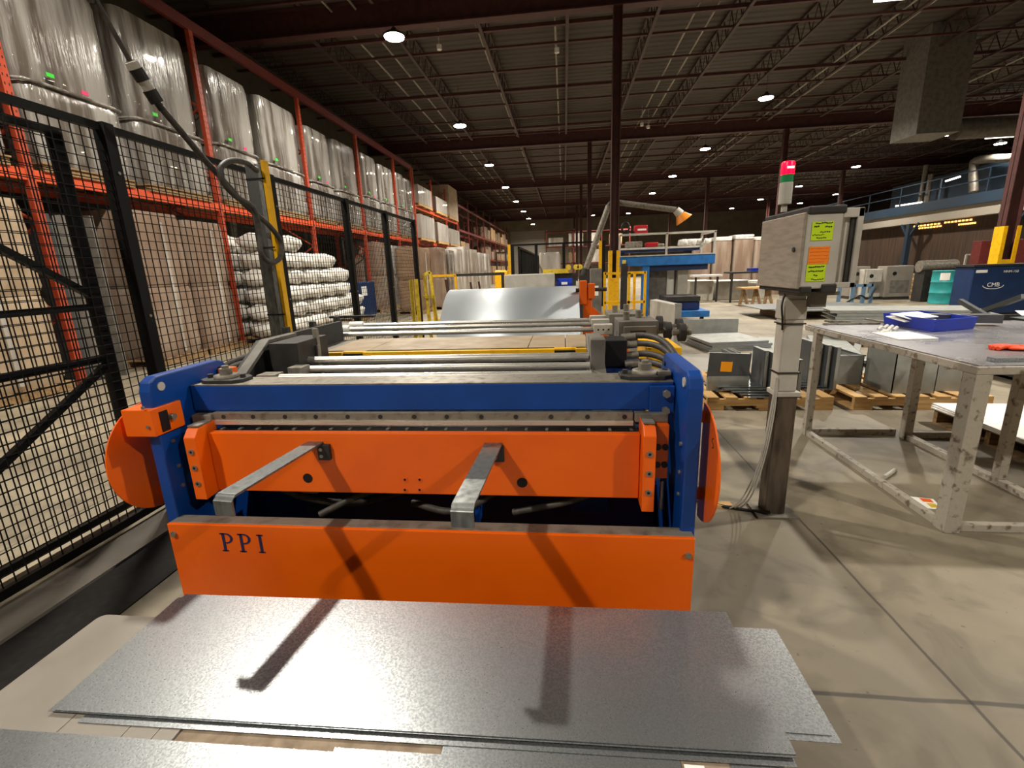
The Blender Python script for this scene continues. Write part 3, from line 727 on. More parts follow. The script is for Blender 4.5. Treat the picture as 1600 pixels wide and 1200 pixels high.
# left actuator guard box and half discs
gb = sb('guard_box', 'orange', (-1.565, -1.448, 1.425, 1.56, .862, .962))
mb = MB(); mb.box(-1.448, -1.445, 1.455, 1.49, .87, .945); mb.build('slot_opening', 'black', gb)
mb = MB(); mb.cyl((-1.445, 1.5, .915), (-1.43, 1.5, .915), .012, 8); mb.build('switch', 'steel', gb)
for (u, v) in ((224, 637), (232, 667)):
    p = onY(u, v, 1.425); mb = MB(); mb.cyl((p.x, 1.425, p.z), (p.x, 1.420, p.z), .006, 10); mb.build('bolt', 'steel', gb)
def half_disc(x, w, ztop, zbot, ymin, yb, nm='side_guard'):
    n = 30; zc = (ztop + zbot) / 2; hz = (ztop - zbot) / 2
    poly = [(yb, zbot)] + [(yb - (yb - ymin) * math.cos(math.pi * (i / n - .5)), zc + hz * math.sin(math.pi * (i / n - .5))) for i in range(n + 1)] + [(yb, ztop)]
    mb = MB(); mb.prism(poly[1:-1], 'x', x - w / 2, x + w / 2); return mb.build(nm, 'orange', SH, bev=.001)
half_disc(-1.60, .006, .958, .535, 1.355, 1.56)
sb('guard_strap', 'orange', (-1.6, -1.505, 1.54, 1.56, .56, .60)); sb('guard_strap', 'orange', (-1.6, -1.505, 1.54, 1.56, .9, .94))
hd = half_disc(.462, .006, .945, .53, 1.362, 1.56)
sb('guard_strap', 'orange', (.425, .462, 1.54, 1.56, .6, .64)); sb('guard_strap', 'orange', (.425, .462, 1.54, 1.56, .88, .92))
# S mark on right disc inner face
mb = MB(); pts = []
for i in range(17):
    a = R(60 + 210 * i / 16); pts.append((.4585, 1.44 - .008 * math.cos(a) * 1.0, .846 + .008 + .008 * math.sin(a)))
for i in range(17):
    a = R(90 - 210 * i / 16); pts.append((.4585, 1.44 - .008 * math.cos(a), .846 - .008 + .008 * math.sin(a)))
mb.tube(pts, .0012, 6); tag(mb.build('letter_mark', 'ink', hd), 'small stamped letter S')
# hold-down plates on beam
def hold(x, y, nm='clamp_plate'):
    mb = MB(); k = .09
    poly = [(x - k, y - .03), (x - k + .03, y - .055), (x + k - .03, y - .055), (x + k, y - .03), (x + k, y + .03), (x + k - .03, y + .055), (x - k + .03, y + .055), (x - k, y + .03)]
    mb.prism(poly, 'z', 1.004, 1.018); o = mb.build(nm, 'dark_grey', SH, bev=.002)
    mb = MB(); mb.lathe((x, y, 1.018), [(.045, 0), (.045, .012), (.03, .014)], 20); mb.build('washer', 'dull_steel', o)
    mb = MB(); mb.cyl((x, y, 1.032), (x, y, 1.055), .024, 6); mb.build('hex_nut', 'dull_steel', o)
    mb = MB(); mb.cyl((x, y, 1.055), (x, y, 1.066), .013, 12); mb.build('stud', 'dull_steel', o)
    for dx in (-.07, .07):
        mb = MB(); mb.cyl((x + dx, y, 1.018), (x + dx, y, 1.032), .011, 6); mb.build('hex_bolt', 'dark_grey', o)
hold(-1.345, 1.69); hold(.285, 1.69)
sb('stop_block', 'dull_steel', (.325, .372, 1.66, 1.71, 1.004, 1.03))
sb('rear_bracket', 'orange', (-1.455, -1.40, 1.78, 1.83, .95, 1.035))
# underside: dark frame
sb('bed_crossmember', 'dark_blue', (-1.46, .378, 1.86, 1.9, .05, .5))
sb('bed_crossmember', 'dark_blue', (-1.46, .378, 1.78, 1.82, .60, .78))
sb('gusset', 'blue', (-.35, -.33, 1.6, 1.85, .45, .60)); sb('gusset', 'blue', (.02, .16, 1.7, 1.72, .45, .6))
mb = MB(); mb.box(-1.2, -1.05, 1.72, 1.86, .5, .58); mb.build('valve_block', 'light_grey', SH)
for i, pts in enumerate((((-1.3, 1.7, .6), (-1.05, 1.6, .55), (-.85, 1.65, .5), (-.7, 1.8, .48)), ((-.6, 1.62, .52), (-.4, 1.55, .53), (-.2, 1.65, .6), (-.05, 1.8, .58)), ((-.2, 1.6, .5), (0, 1.58, .56), (.2, 1.65, .6)), ((-.95, 1.55, .5), (-.8, 1.6, .56), (-.6, 1.7, .59)))):
    mb = MB(); mb.tube(bez(pts), .014, 8); mb.build('hydraulic_hose', 'rubber', SH)
mb = MB(); mb.cyl((.335, 1.56, .55), (.335, 1.56, .66), .008, 8); mb.build('adjusting_rod', 'steel', SH)
# support arms
def arm(a1, a2, t1, t2, lab):
    z = .803; a1, a2, t1, t2 = [Vector((q.x, q.y, 0)) for q in (a1, a2, t1, t2)]
    dirn = ((t1 + t2) / 2 - (a1 + a2) / 2).normalized()
    prof = [(0, 0)]
    L_ = ((t1 + t2) / 2 - (a1 + a2) / 2).length
    prof += [(L_, 0)] + [(L_ + .018 * math.sin(R(k * 15)), -.018 * (1 - math.cos(R(k * 15)))) for k in range(1, 7)] + [(L_ + .018, -.06)]
    mb = MB(); vs = []; th = .007; w_ = (a2 - a1)
    cen = (a1 + a2) / 2; hw = .031; side = Vector((dirn.y, -dirn.x, 0))
    if side.x < 0: side = -side
    n = len(prof)
    for k, (s_, dz) in enumerate(prof):
        ta = prof[min(k + 1, n - 1)]; tb = prof[max(k - 1, 0)]; tx, tz = ta[0] - tb[0], ta[1] - tb[1]; l_ = math.hypot(tx, tz); nx, nz = -tz / l_, tx / l_
        for off in (0, -th):
            for sd in (-1, 1):
                vs.append(cen + dirn * (s_ + nx * off * -1 * 1) + side * sd * hw + Vector((0, 0, z + dz + nz * off)))
    fs = []
    for k in range(n - 1):
        q = k * 4; r_ = q + 4
        fs += [(q, q + 1, r_ + 1, r_), (q + 2, r_ + 2, r_ + 3, q + 3), (q, r_, r_ + 2, q + 2), (q + 1, q + 3, r_ + 3, r_ + 1)]
    fs += [(0, 2, 3, 1), (4 * n - 4, 4 * n - 3, 4 * n - 1, 4 * n - 2)]
    mb.add(vs, fs); o = mb.build('support_arm', 'aluminium', SH, bev=.001); o['label'] = lab
    c = cen
    mb = MB(); x = max(a1.x, a2.x) + .0; mb.box(x - .035, x + .012, 1.53, 1.545, .735, .795); b = mb.build('arm_bracket', 'dark_grey', o, bev=.002)
    for z_ in (.752, .778):
        mb = MB(); mb.cyl((x - .02, 1.53, z_), (x - .02, 1.525, z_), .007, 10); mb.build('hex_bolt', 'steel', o)
arm(onZ(490, 682, .803), onZ(522, 682, .803), onZ(338, 770, .803), onZ(374, 770, .803), 'left flat steel arm splayed towards the fence')
arm(onZ(765, 684, .803), onZ(785, 684, .803), onZ(709, 785, .803), onZ(740, 785, .803), 'right flat steel arm')

# ============================================================ FEEDER / STRAIGHTENER
FD = thing('roller_feeder', 'grey roller feeder with yellow table standing behind the shear', 'machine', (-.65, 2.9, 0))
def fb_(name, mt, *bx, bev=.003, parent=FD, label=None):
    return sb(name, mt, *bx, parent=parent, bev=bev, label=label)
# left frame, sloped
poly = [(1.98, .0), (1.98, .84), (2.35, 1.07), (3.3, 1.07), (3.3, 0)]
mb = MB(); mb.prism(poly, 'x', -1.66, -1.63); mb.build('frame_plate', 'dark_grey', FD)
mb = MB(); mb.prism([(1.98, .82), (2.35, 1.055), (2.35, 1.075), (1.97, .845)], 'x', -1.64, -1.585); mb.box(-1.64, -1.585, 2.35, 2.62, 1.055, 1.075); mb.build('sloped_cover', 'grey_paint', FD, bev=.003)
fb_('side_housing', 'dark_grey', (-1.56, -1.40, 2.3, 2.62, .8, 1.06))
fb_('bearing_bracket', 'dull_steel', (-1.53, -1.43, 2.12, 2.2, .83, .93), (-1.41, -1.33, 2.2, 2.28, .84, .95))
fb_('adjuster_bracket', 'dull_steel', (-1.42, -1.395, 2.5, 2.53, .8, 1.11))
mb = MB(); mb.cyl((-1.385, 2.48, .86), (-1.385, 2.48, 1.02), .012, 10); mb.build('adjuster_rod', 'steel', FD)
# right frame
mb = MB(); mb.prism([(2.02, .0), (2.02, .80), (2.62, 1.02), (2.75, 1.02), (2.75, 0)], 'x', .12, .20); mb.build('frame_plate', 'grey_paint', FD, bev=.003)
p1 = onY(917, 525, 2.5)
fb_('frame_face', 'grey_paint', (.125, .195, 2.3, 2.45, .7, 1.05))
fb_('valve_body', 'black', (.21, .32, 2.45, 2.62, .88, 1.02)); fb_('valve_base', 'dark_blue', (.21, .34, 2.3, 2.6, .78, .875))
fb_('yellow_tank', 'yellow', (.44, .62, 2.55, 2.9, .5, .96)); fb_('tank_bracket', 'dark_blue', (.345, .42, 2.5, 2.8, .6, .88))
mb = MB()
for i, (z, yy) in enumerate(((1.01, 2.62), (.975, 2.56), (.93, 2.5), (.895, 2.45))):
    mb = MB(); mb.tube(bez([(.32, yy, z), (.42, yy, z + .01), (.50, yy - .12, z - .0), (.54, yy - .3 , z - .06), (.53, 2.06 - i * .01, z - .17), (.50, 1.98, z - .3)]), .017, 10); mb.build('hydraulic_hose', 'rubber', FD)
    mb = MB(); mb.cyl((.31, yy, z), (.385, yy, z + .006), .02, 12); mb.build('hose_fitting', 'steel', FD)
for i, (z, yy) in enumerate(((.98, 2.35), (.95, 2.3), (.92, 2.25), (.90, 2.4))):
    mb = MB(); mb.tube(bez([(-1.65, yy, z), (-1.74, yy, z), (-1.83, yy - .1, z - .06), (-1.85, yy - .18, z - .2), (-1.82, yy - .2, z - .4)]), .018, 10); mb.build('hydraulic_hose', 'rubber', FD)
# lower rollers
for (yy, z, r_) in ((2.40, .948, .022), (2.28, .925, .018), (2.12, .915, .02)):
    mb = MB(); mb.cyl((-1.40, yy, z), (.12, yy, z), r_, 20); mb.build('roller', 'chrome', FD)
fb_('roller_tray', 'dark_grey', (-1.55, .12, 2.02, 2.62, .82, .835))
# yellow table
fb_('table_edge', 'yellow', (-1.46, -1.33, 2.64, 2.70, .903, .948), (-1.20, -.06, 2.64, 2.70, .903, .948), (.06, .135, 2.64, 2.70, .903, .948), (-1.46, .135, 2.665, 2.70, .913, .948))
fb_('edge_notch', 'black', (-1.33, -1.20, 2.655, 2.664, .915, .937), (-.06, .06, 2.655, 2.664, .915, .937), bev=0)
fb_('table_deck', 'tan_table', (-1.46, -1.19, 2.70, 3.2, .925, .949), (-1.185, -.22, 2.70, 3.2, .925, .949), (-.215, .0, 2.70, 3.2, .925, .949), (.005, .135, 2.7, 3.2, .925, .949), bev=.001)
fb_('under_table', 'dark_grey', (-1.5, .12, 2.75, 3.4, .6, .90))
# rear rollers
for i, (yy, z) in enumerate(((3.32, .968), (3.58, .975), (3.85, .975))):
    mb = MB(); mb.cyl((-1.77, yy, z), (.26, yy, z), .017, 16); r_ = mb.build('guide_shaft', 'chrome', FD)
    mb = MB(); mb.cyl((-1.83, yy, z), (-1.71, yy, z), .032, 18); tag(mb.build('shaft_collar', 'white', r_), 'white ribbed collar')
    mb = MB(); mb.box(.2, .33, yy - .035, yy + .035, z - .035, z + .035); tag(mb.build('bearing_block', 'light_grey', r_, bev=.004), 'pale bearing block')
    mb = MB()
    for k in range(3): mb.cyl((.23 + k * .035, yy - .035, z), (.23 + k * .035, yy - .037, z), .006, 8)
    mb.build('bolt_hole', 'black', r_)
fb_('rail_frame', 'dull_steel', (-2.05, -1.83, 2.9, 4.1, .9, .985)); fb_('rail_frame', 'grey_paint', (-1.83, -1.5, 2.75, 3.3, .85, .93))
fb_('knob_post', 'dark_grey', (-1.95, -1.91, 3.05, 3.09, .985, 1.06), (-1.95, -1.91, 3.4, 3.44, .985, 1.06), (-1.95, -1.91, 3.8, 3.84, .985, 1.06))
# right gear cluster
fb_('gearbox', 'grey_paint', (.36, .62, 3.2, 3.5, .85, 1.03), (.39, .6, 3.15, 3.2, .87, 1.0)); fb_('gearbox_window', 'dark_grey', (.43, .53, 3.145, 3.15, .89, .975))
fb_('gearbox', 'dull_steel', (.34, .6, 3.7, 4.1, .85, 1.03))
for (x, y) in ((.42, 3.3), (.52, 3.42), (.4, 3.85), (.5, 3.95)):
    mb = MB(); mb.cyl((x, y, 1.03), (x, y, 1.085), .022, 12); mb.build('hand_screw', 'dull_steel', FD)
for (x, y) in ((.70, 3.3), (.77, 3.2), (.72, 3.7), (.82, 3.5)):
    mb = MB(); mb.cyl((x - .02, y, .95), (x + .02, y, .95), .06, 20); mb.build('drive_wheel', 'dark_grey', FD)
    mb = MB(); mb.cyl((x - .06, y, .95), (x + .06, y, .95), .02, 10); mb.build('axle', 'dull_steel', FD)
fb_('base_frame', 'dark_grey', (-1.8, .5, 2.8, 4.1, 0, .6)); fb_('base_arm', 'black_metal', (.5, .9, 3.9, 4.05, .5, .56))
fb_('handwheel_bar', 'black', (-2.12, -1.7, 4.05, 4.1, 1.02, 1.04))

# ---- sheet strip feeding from the coil
t = thing('metal_strip', 'wide loop of shiny galvanised sheet rising behind the feeder', 'sheet metal', (-.55, 5, .4))
pr = [(4.15, .40), (4.35, .62), (4.6, .82), (4.85, .98), (5.1, 1.1), (5.35, 1.165), (5.6, 1.18), (5.9, 1.14), (6.2, 1.05)]
prc = bez([(0, a, b) for a, b in pr], 6)
mb = MB(); n = len(prc); vs = []
for p_ in prc: vs += [(-1.30 + (p_.y - 5) * -.08, p_.y, p_.z), (.15, p_.y, p_.z)]
mb.add(vs, [(2 * i, 2 * i + 1, 2 * i + 3, 2 * i + 2) for i in range(n - 1)], True); o = mb.build('sheet_web', 'strip', t, solid=.003)
mb = MB()
for x in (-1.2, .05): mb.box(x, x + .06, 5.5, 5.56, 0.0, 1.16)
mb.box(-1.2, .11, 5.5, 5.56, .5, .56); mb.build('support_stand', 'dark_grey', t)
t = thing('steel_coil', 'grey steel coil held behind the loop of sheet', 'coil', (-.5, 7.2, 0))
mb = MB(); mb.cyl((-1.15, 7.2, .62), (.2, 7.2, .62), .5, 48); mb.build('coil_winding', 'galv_dull', t)
mb = MB(); mb.box(-1.0, .1, 6.9, 7.5, 0, .17); mb.build('cradle', 'dark_grey', t)
p = onY(788, 430, 8); q = onY(866, 447, 8)
t = thing('grey_cover', 'pale grey box cover beyond the coil', 'cover', ((p.x + q.x) / 2, 8.3, 0)); mb = MB(); mb.box(p.x, q.x, 8, 8.5, .9, p.z); mb.build('cover_box', 'light_grey', t, bev=.01)
mb = MB()
for x in (p.x + .05, q.x - .1):
    mb.box(x, x + .05, 8.1, 8.4, 0, .9)
mb.build('leg', 'dark_grey', t)
t = thing('blue_motor', 'small blue electric motor right of the grey cover', 'motor', (.05, 8.2, 0)); mb = MB(); mb.cyl((-.13, 8.2, 1.12), (.13, 8.2, 1.12), .09, 20); mb.build('motor_body', 'tray_blue', t)
mb = MB(); mb.box(-.1, .1, 8.12, 8.28, 0, 1.03); mb.build('pedestal', 'dark_grey', t)
mb = MB(); mb.box(-.05, .05, 8.108, 8.112, 1.11, 1.15); mb.build('motor_plate', 'paper', t)
# orange uncoiler
t = thing('orange_uncoiler', 'orange uncoiler stand at the right end of the steel sheet', 'machine', (.26, 5.3, 0))
mb = MB(); mb.box(.2, .29, 5.15, 5.27, 0, 1.16); mb.build('column', 'orange', t, bev=.006)
mb = MB(); mb.box(.16, .235, 5.12, 5.2, 1.0, 1.25); mb.box(.25, .32, 5.12, 5.2, 1.06, 1.22); mb.build('clevis', 'orange', t, bev=.006)
mb = MB(); mb.prism([(.29, .4), (.29, .98), (.50, .78), (.72, .45)], 'y', 5.17, 5.2); g = mb.build('gusset', 'orange', t)
mb = MB(); mb.cyl((.38, 5.165, .76), (.38, 5.2, .76), .035, 16); mb.build('gusset_hole', 'black', t)
mb = MB(); mb.cyl((.12, 5.2, 1.15), (.45, 5.2, 1.15), .02, 12); mb.build('spindle', 'dark_grey', t)
mb = MB(); mb.box(.05, .75, 5.1, 5.4, 0, .06); mb.build('base', 'orange', t)
t = thing('control_cabinet', 'dark grey electrical cabinet behind the orange uncoiler', 'cabinet', (.75, 7.4, 0)); mb = MB()
p = onY(923, 420, 7.5); q = onY(938, 480, 7.5); mb.box(p.x, q.x + .02, 7.5, 7.8, 0, p.z); mb.build('cabinet_body', 'grey_paint', t, bev=.01)
mb = MB(); pp = onY(920, 447, 7.49); mb.box(p.x + .01, p.x + .12, 7.492, 7.499, pp.z - .15, pp.z); mb.build('warning_label', 'paper', t)

# yellow guard rails right
def rail(label, segs, mt='yellow', w=.045, name='guard_rail'):
    t = thing(name, label, 'rail', (segs[0][0][0], segs[0][0][1], 0))
    for nm, *s_ in segs if isinstance(segs[0][0], str) else []: pass
    for (a, b, nm) in segs:
        mb = MB(); mb.bar(a, b, w); mb.build(nm, mt, t)
    return t
z1, z2 = 1.25, .62
rail('yellow steel guard rail between the uncoiler and the blue press', [((.74, 9, 0), (.74, 9, z1 + .03), 'rail_post'), ((1.18, 9, 0), (1.18, 9, z1), 'rail_post'), ((1.32, 9.3, 0), (1.32, 9.3, z1), 'rail_post'), ((1.47, 9, 0), (1.47, 9, z1 + .02), 'rail_post'),
      ((.74, 9, z1), (1.47, 9, z1), 'top_rail'), ((.74, 9, z2 + .1), (1.47, 9, z2 + .1), 'middle_rail')])
t = thing('dark_strut', 'tall dark grey post with a small knob in front of the yellow rail', 'post', (1.08, 8.5, 0)); p = onY(975, 412, 8.5)
mb = MB(); mb.box(p.x - .05, p.x + .06, 8.47, 8.53, 0, p.z); mb.build('post_body', 'dark_grey', t)
mb = MB(); mb.cyl((p.x, 8.5, p.z), (p.x, 8.5, p.z + .06), .03, 12); mb.build('knob', 'pale_yellow', t)
# yellow rails left
def yr(px, a, b, x): # posts from pixel
    P_ = onX(px[0], px[1], x); return P_
g = []
for (u, v) in ((642, 437), (650, 436)):
    P_ = onX(u, v, -2.35); g.append(((P_.x, P_.y, 0), (P_.x, P_.y, P_.z), 'rail_post'))
rail('low yellow guard posts standing just beyond the end of the wire fence', g, 'pale_yellow', .05)
P_ = onY(672, 425, 7.6); Q_ = onY(690, 500, 7.6)
rail('leaning yellow frame with a green tip at the end of the fence', [((P_.x, 7.6, P_.z), (Q_.x - .05, 7.6, 0), 'rail_post'), ((P_.x - .12, 7.6, P_.z - .05), (P_.x, 7.6, P_.z), 'top_rail'), ((P_.x - .1, 7.6, P_.z - .05), (P_.x - .02, 7.5, 0), 'rail_post'), ((P_.x - .12, 7.55, 1.0), (P_.x + .03, 7.55, 1.0), 'middle_rail')], 'pale_yellow', .045)
A_ = onY(675, 436, 12.6); B_ = onY(712, 435, 12.6); C_ = onY(765, 434, 12.6)
rail('yellow barrier rail in front of the wrapped floor pallets', [((A_.x, 12.6, 1.28), (B_.x, 12.6, 1.28), 'top_rail'), ((B_.x, 12.6, 0), (B_.x, 12.6, 1.28), 'rail_post'), ((A_.x, 12.6, 0), (A_.x, 12.6, 1.28), 'rail_post'), ((A_.x, 12.6, .1), (B_.x, 12.6, .1), 'bottom_rail')], 'yellow', .06)
rail('dark horizontal bar continuing from the yellow barrier to the coil cover', [((B_.x + .03, 12.6, 1.28), (C_.x + .4, 12.6, 1.28), 'bar'), ((C_.x + .35, 12.6, 0), (C_.x + .35, 12.6, 1.25), 'bar_post')], 'dark_grey', .07, 'dark_barrier')
for i, (u, v) in enumerate(((697, 437), (735, 441), (748, 440))):
    P_ = onY(u, v, 10.5); mb = MB(); mb.bar((P_.x + .12, 10.5, 0), (P_.x, 10.5, P_.z), .06 if i == 0 else .04)
    single(mb, 'brown_post', 'girder', 'slim leaning brown steel post before the wrapped pallets, %s from the fence' % ORD[i], 'post')
# forklift glimpse
t = thing('yellow_forklift', 'yellow counterbalance truck rear seen between the pallets and the grey cover', 'vehicle', (-3.5, 22, 0))
p = onY(772, 421, 22); q = onY(790, 460, 22)
mb = MB(); mb.box(p.x, q.x + .15, 22, 24, .25, 1.35); mb.build('truck_body', 'yellow', t, bev=.08)
for yy in (22.3, 23.6):
    mb = MB(); mb.cyl((p.x - .02, yy, .3), (p.x + .12, yy, .3), .3, 20); mb.build('wheel', 'black', t)
mb = MB(); mb.box(p.x + .1, p.x + .16, 22, 22.06, 1.35, 2.1); mb.box(q.x + .04, q.x + .1, 22, 22.06, 1.35, 2.1); mb.box(p.x + .1, q.x + .1, 22, 23.5, 2.1, 2.16); mb.build('roll_cage', 'black', t)
# far fence cage
zf = onY(800, 382, 17).z
t = thing('cage_fence', 'tall black mesh cage fence in the centre background', 'fence', (-1.5, 17, 0))
xs = [onY(u, 400, 17).x for u in (796, 838, 881, 938)]
for i, x in enumerate(xs):
    mb = MB(); mb.box(x - .05, x + .05, 16.95, 17.05, 0, zf); mb.build('post', 'yellow' if i in (0, 3) else 'black_metal', t)
    if i in (0, 3):
        mb = MB(); mb.box(x + .06, x + .16, 16.96, 17.06, 0, zf); mb.build('post', 'black_metal', t)
mb = MB(); mb.box(xs[0], xs[-1], 16.98, 17.02, zf - .06, zf); mb.build('top_rail', 'black_metal', t)
mb = MB()
for yy in [17 + k * .9 for k in range(16)]: mb.box(xs[0] + .3, xs[0] + .36, yy, yy + .05, 0, zf - .1)
mb.box(xs[0] + .3, xs[0] + .36, 17, 31, zf - .15, zf - .08); mb.build('side_post', 'black_metal', t)
mb = MB()
for k in range(70): yy = 17.05 + k * .2; mb.box(xs[0] + .32, xs[0] + .34, yy, yy + .02, 0, zf - .1)
mb.build('wire_mesh', 'black_metal', t)
for i in range(3):
    mb = MB(); wrapblock(mb, xs[0] + .6, xs[0] + 1.7, 25 + i * 2.2, 26.8 + i * 2.2, 0, 2.15, 50 + i); single(mb, 'wrapped_bale', 'wrap_light', 'pale wrapped bale inside the black cage, %s from the front' % ORD[i], 'bale', 'bales inside the cage')
p = onY(880, 425, 14.5)
mb = MB(); mb.box(onY(848, 423, 14.5).x, onY(890, 423, 14.5).x, 14.5, 14.6, onY(850, 428, 14.5).z, onY(850, 421, 14.5).z)
t = thing('low_yellow_machine', 'low yellow topped machine beyond the grey cover', 'machine', (-.6, 14.5, 0)); mb.build('yellow_bar', 'pale_yellow', t)
mb = MB(); mb.box(onY(848, 423, 14.5).x, onY(900, 423, 14.5).x, 14.6, 15.2, 0, onY(850, 428, 14.5).z); mb.build('machine_bed', 'dark_grey', t)
mb = MB()
for u in (888, 900, 906): x = onY(u, 420, 14.5).x; mb.cyl((x, 14.4, 1.38), (x, 14.45, 1.38), .08, 16)
mb.build('reel', 'pale_yellow', t)

# far cross racks on back wall
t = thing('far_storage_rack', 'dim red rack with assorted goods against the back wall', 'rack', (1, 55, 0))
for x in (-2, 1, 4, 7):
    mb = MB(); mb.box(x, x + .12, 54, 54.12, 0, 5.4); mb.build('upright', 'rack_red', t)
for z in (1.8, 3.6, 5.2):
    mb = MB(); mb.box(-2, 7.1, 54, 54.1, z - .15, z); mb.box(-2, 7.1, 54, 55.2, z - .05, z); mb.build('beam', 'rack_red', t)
for i in range(12):
    x = -1.7 + (i % 4) * 2.2; z = (0, 1.8, 3.6)[i // 4]
    mb = MB(); mb.box(x, x + crn.uniform(.9, 1.6), 54.2, 55.1, z, z + crn.uniform(.7, 1.4)); single(mb, 'far_crate', crn.choice(['cardboard', 'wrap_light', 'old_wood']), 'small dim crate in the rack on the back wall, %s column %s level' % (ORD[i % 4], ['floor', 'middle', 'upper'][i // 4]), 'crate', 'crates on the back wall rack')

# ============================================================ BLUE PRESS, WELDER, FUME ARM
Yb = 13.1
t = thing('blue_press', 'large blue steel frame machine with a pale railing right of the column', 'machine', (2.2, Yb, 0))
def py(u, v, Y=Yb): return onY(u, v, Y)
a = py(968, 402); b = py(1118, 397); c = py(968, 417)
mb = MB(); mb.box(a.x, b.x, Yb, Yb + 1.3, c.z, a.z); mb.build('top_deck', 'press_blue', t, bev=.01)
mb = MB(); mb.box(a.x, b.x, Yb - .01, Yb + .9, a.z + .001, a.z + .03); mb.build('deck_lip', 'light_grey', t)
q = py(1108, 410)
mb = MB(); mb.box(py(1012, 418).x, q.x, Yb + .1, Yb + 1.2, py(1012, 424).z, c.z); mb.build('under_beam', 'navy', t)
l0 = py(1004, 420); l1 = py(1015, 420)
mb = MB(); mb.box(l0.x, l1.x, Yb + .02, Yb + .2, 0, c.z); mb.build('leg', 'press_blue', t, bev=.006)
mb = MB(); mb.box(a.x, a.x + .12, Yb + 1.0, Yb + 1.2, 0, c.z); mb.build('leg', 'press_blue', t, bev=.006)
mb = MB(); mb.box(py(1016, 440).x, py(1046, 440).x, Yb + .4, Yb + 1.1, 0, py(1016, 422).z); mb.build('grey_cabinet', 'grey_paint', t, bev=.01)
mb = MB(); mb.box(py(1048, 440).x, py(1060, 440).x, Yb + .5, Yb + .9, 0, py(1016, 422).z); mb.build('white_panel', 'white', t)
mb = MB(); mb.box(py(1063, 440).x, py(1079, 440).x, Yb + .3, Yb + 1.0, 0, py(1016, 422).z); mb.build('grey_cabinet', 'light_grey', t, bev=.01)
mb = MB(); mb.box(a.x + .05, py(1102, 385).x, Yb + .5, Yb + 1.2, a.z + .12, py(1000, 388).z - .02); mb.build('inner_bed', 'dark_blue', t)
mb = MB(); mb.box(a.x + .05, py(1108, 385).x, Yb + .45, Yb + 1.25, py(1000, 388).z - .02, py(1000, 386).z); mb.build('bed_surface', 'light_grey', t)
mb = MB(); mb.box(a.x + .1, a.x + .2, Yb + .6, Yb + 1.1, a.z, a.z + .14); mb.box(q.x - .4, q.x - .3, Yb + .6, Yb + 1.1, a.z, a.z + .14); mb.build('bed_foot', 'dark_grey', t)
w = .05; zt = py(1118, 361).z
rr_ = [((a.x, Yb + .03, a.z), (a.x, Yb + .03, zt)), ((py(1042, 380).x, Yb + .03, a.z), (py(1042, 380).x, Yb + .03, zt)), ((b.x - .03, Yb + .03, a.z), (b.x - .03, Yb + .03, zt)), ((a.x, Yb + .03, zt), (b.x, Yb + .03, zt)), ((b.x - .03, Yb + 1.25, a.z), (b.x - .03, Yb + 1.25, zt)), ((b.x - .03, Yb + .03, zt), (b.x - .03, Yb + 1.25, zt))]
for s0, s1 in rr_: mb = MB(); mb.bar(s0, s1, w); mb.build('railing_bar', 'light_grey', t)
for i, (u, v, s_, mt, lab, cat) in enumerate(((990, 380, .22, 'dull_steel', 'metal tooling lying on the blue press bed, left end', 'tooling'), (1018, 380, .17, 'red', 'small red case on the blue press bed', 'case'), (1030, 379, .12, 'dull_steel', 'metal tooling beside the red case on the press', 'tooling'))):
    p = py(u, v, Yb + .8); mb = MB(); mb.box(p.x - s_, p.x + s_, Yb + .65, Yb + .95, py(1000, 386).z, py(1000, 386).z + s_ * .8); single(mb, 'press_tooling' if cat == 'tooling' else 'tool_case', mt, lab, cat, bev=.03)
for i, (u, v) in enumerate(((1068, 377), (1077, 375), (1085, 375), (1094, 376), (1100, 377))):
    p = py(u, v, Yb + .8); o = protos[i % 4].copy(); COL.objects.link(o); o.location = (p.x, Yb + .85, py(1000, 386).z + .0); o.scale = (.3, .35, .42); o.rotation_euler = (0, 0, i)
    o['label'] = 'small white sack on the blue press bed, %s from the left' % ORD[i]; o['group'] = 'white sacks on the blue press'; o.name = 'white_sack'
# red welder on post
t = thing('red_welder', 'red welding power unit with a black feeder, above the blue press', 'welder', (2.0, Yb + 1, zt))
Yw = Yb + 1.1; p0 = onY(992, 352, Yw); p1 = onY(1012, 365, Yw)
mb = MB(); mb.box(p0.x, p1.x, Yw, Yw + .3, p1.z, p0.z); mb.build('welder_body', 'red', t, bev=.03)
mb = MB(); mb.box(p0.x + .08, p1.x - .04, Yw - .004, Yw, (p0.z + p1.z) / 2 - .03, (p0.z + p1.z) / 2 + .02); mb.build('badge', 'paper', t)
c0 = onY(978, 355, Yw); mb = MB(); mb.tube([(c0.x + .1 * math.cos(a_), Yw + .1, c0.z + .13 * math.sin(a_)) for a_ in [2 * math.pi * k / 20 for k in range(21)]], .03, 8); mb.bar((c0.x, Yw + .1, c0.z - .1), (p0.x, Yw + .1, p1.z + .05), .06); mb.build('wire_feeder', 'black', t)
mb = MB(); mb.box(c0.x - .1, p1.x + .05, Yw, Yw + .3, p1.z - .03, p1.z); mb.box((c0.x + p1.x) / 2, (c0.x + p1.x) / 2 + .05, Yw + .1, Yw + .15, py(1000, 386).z + .001, p1.z - .03); mb.build('shelf', 'dark_grey', t)
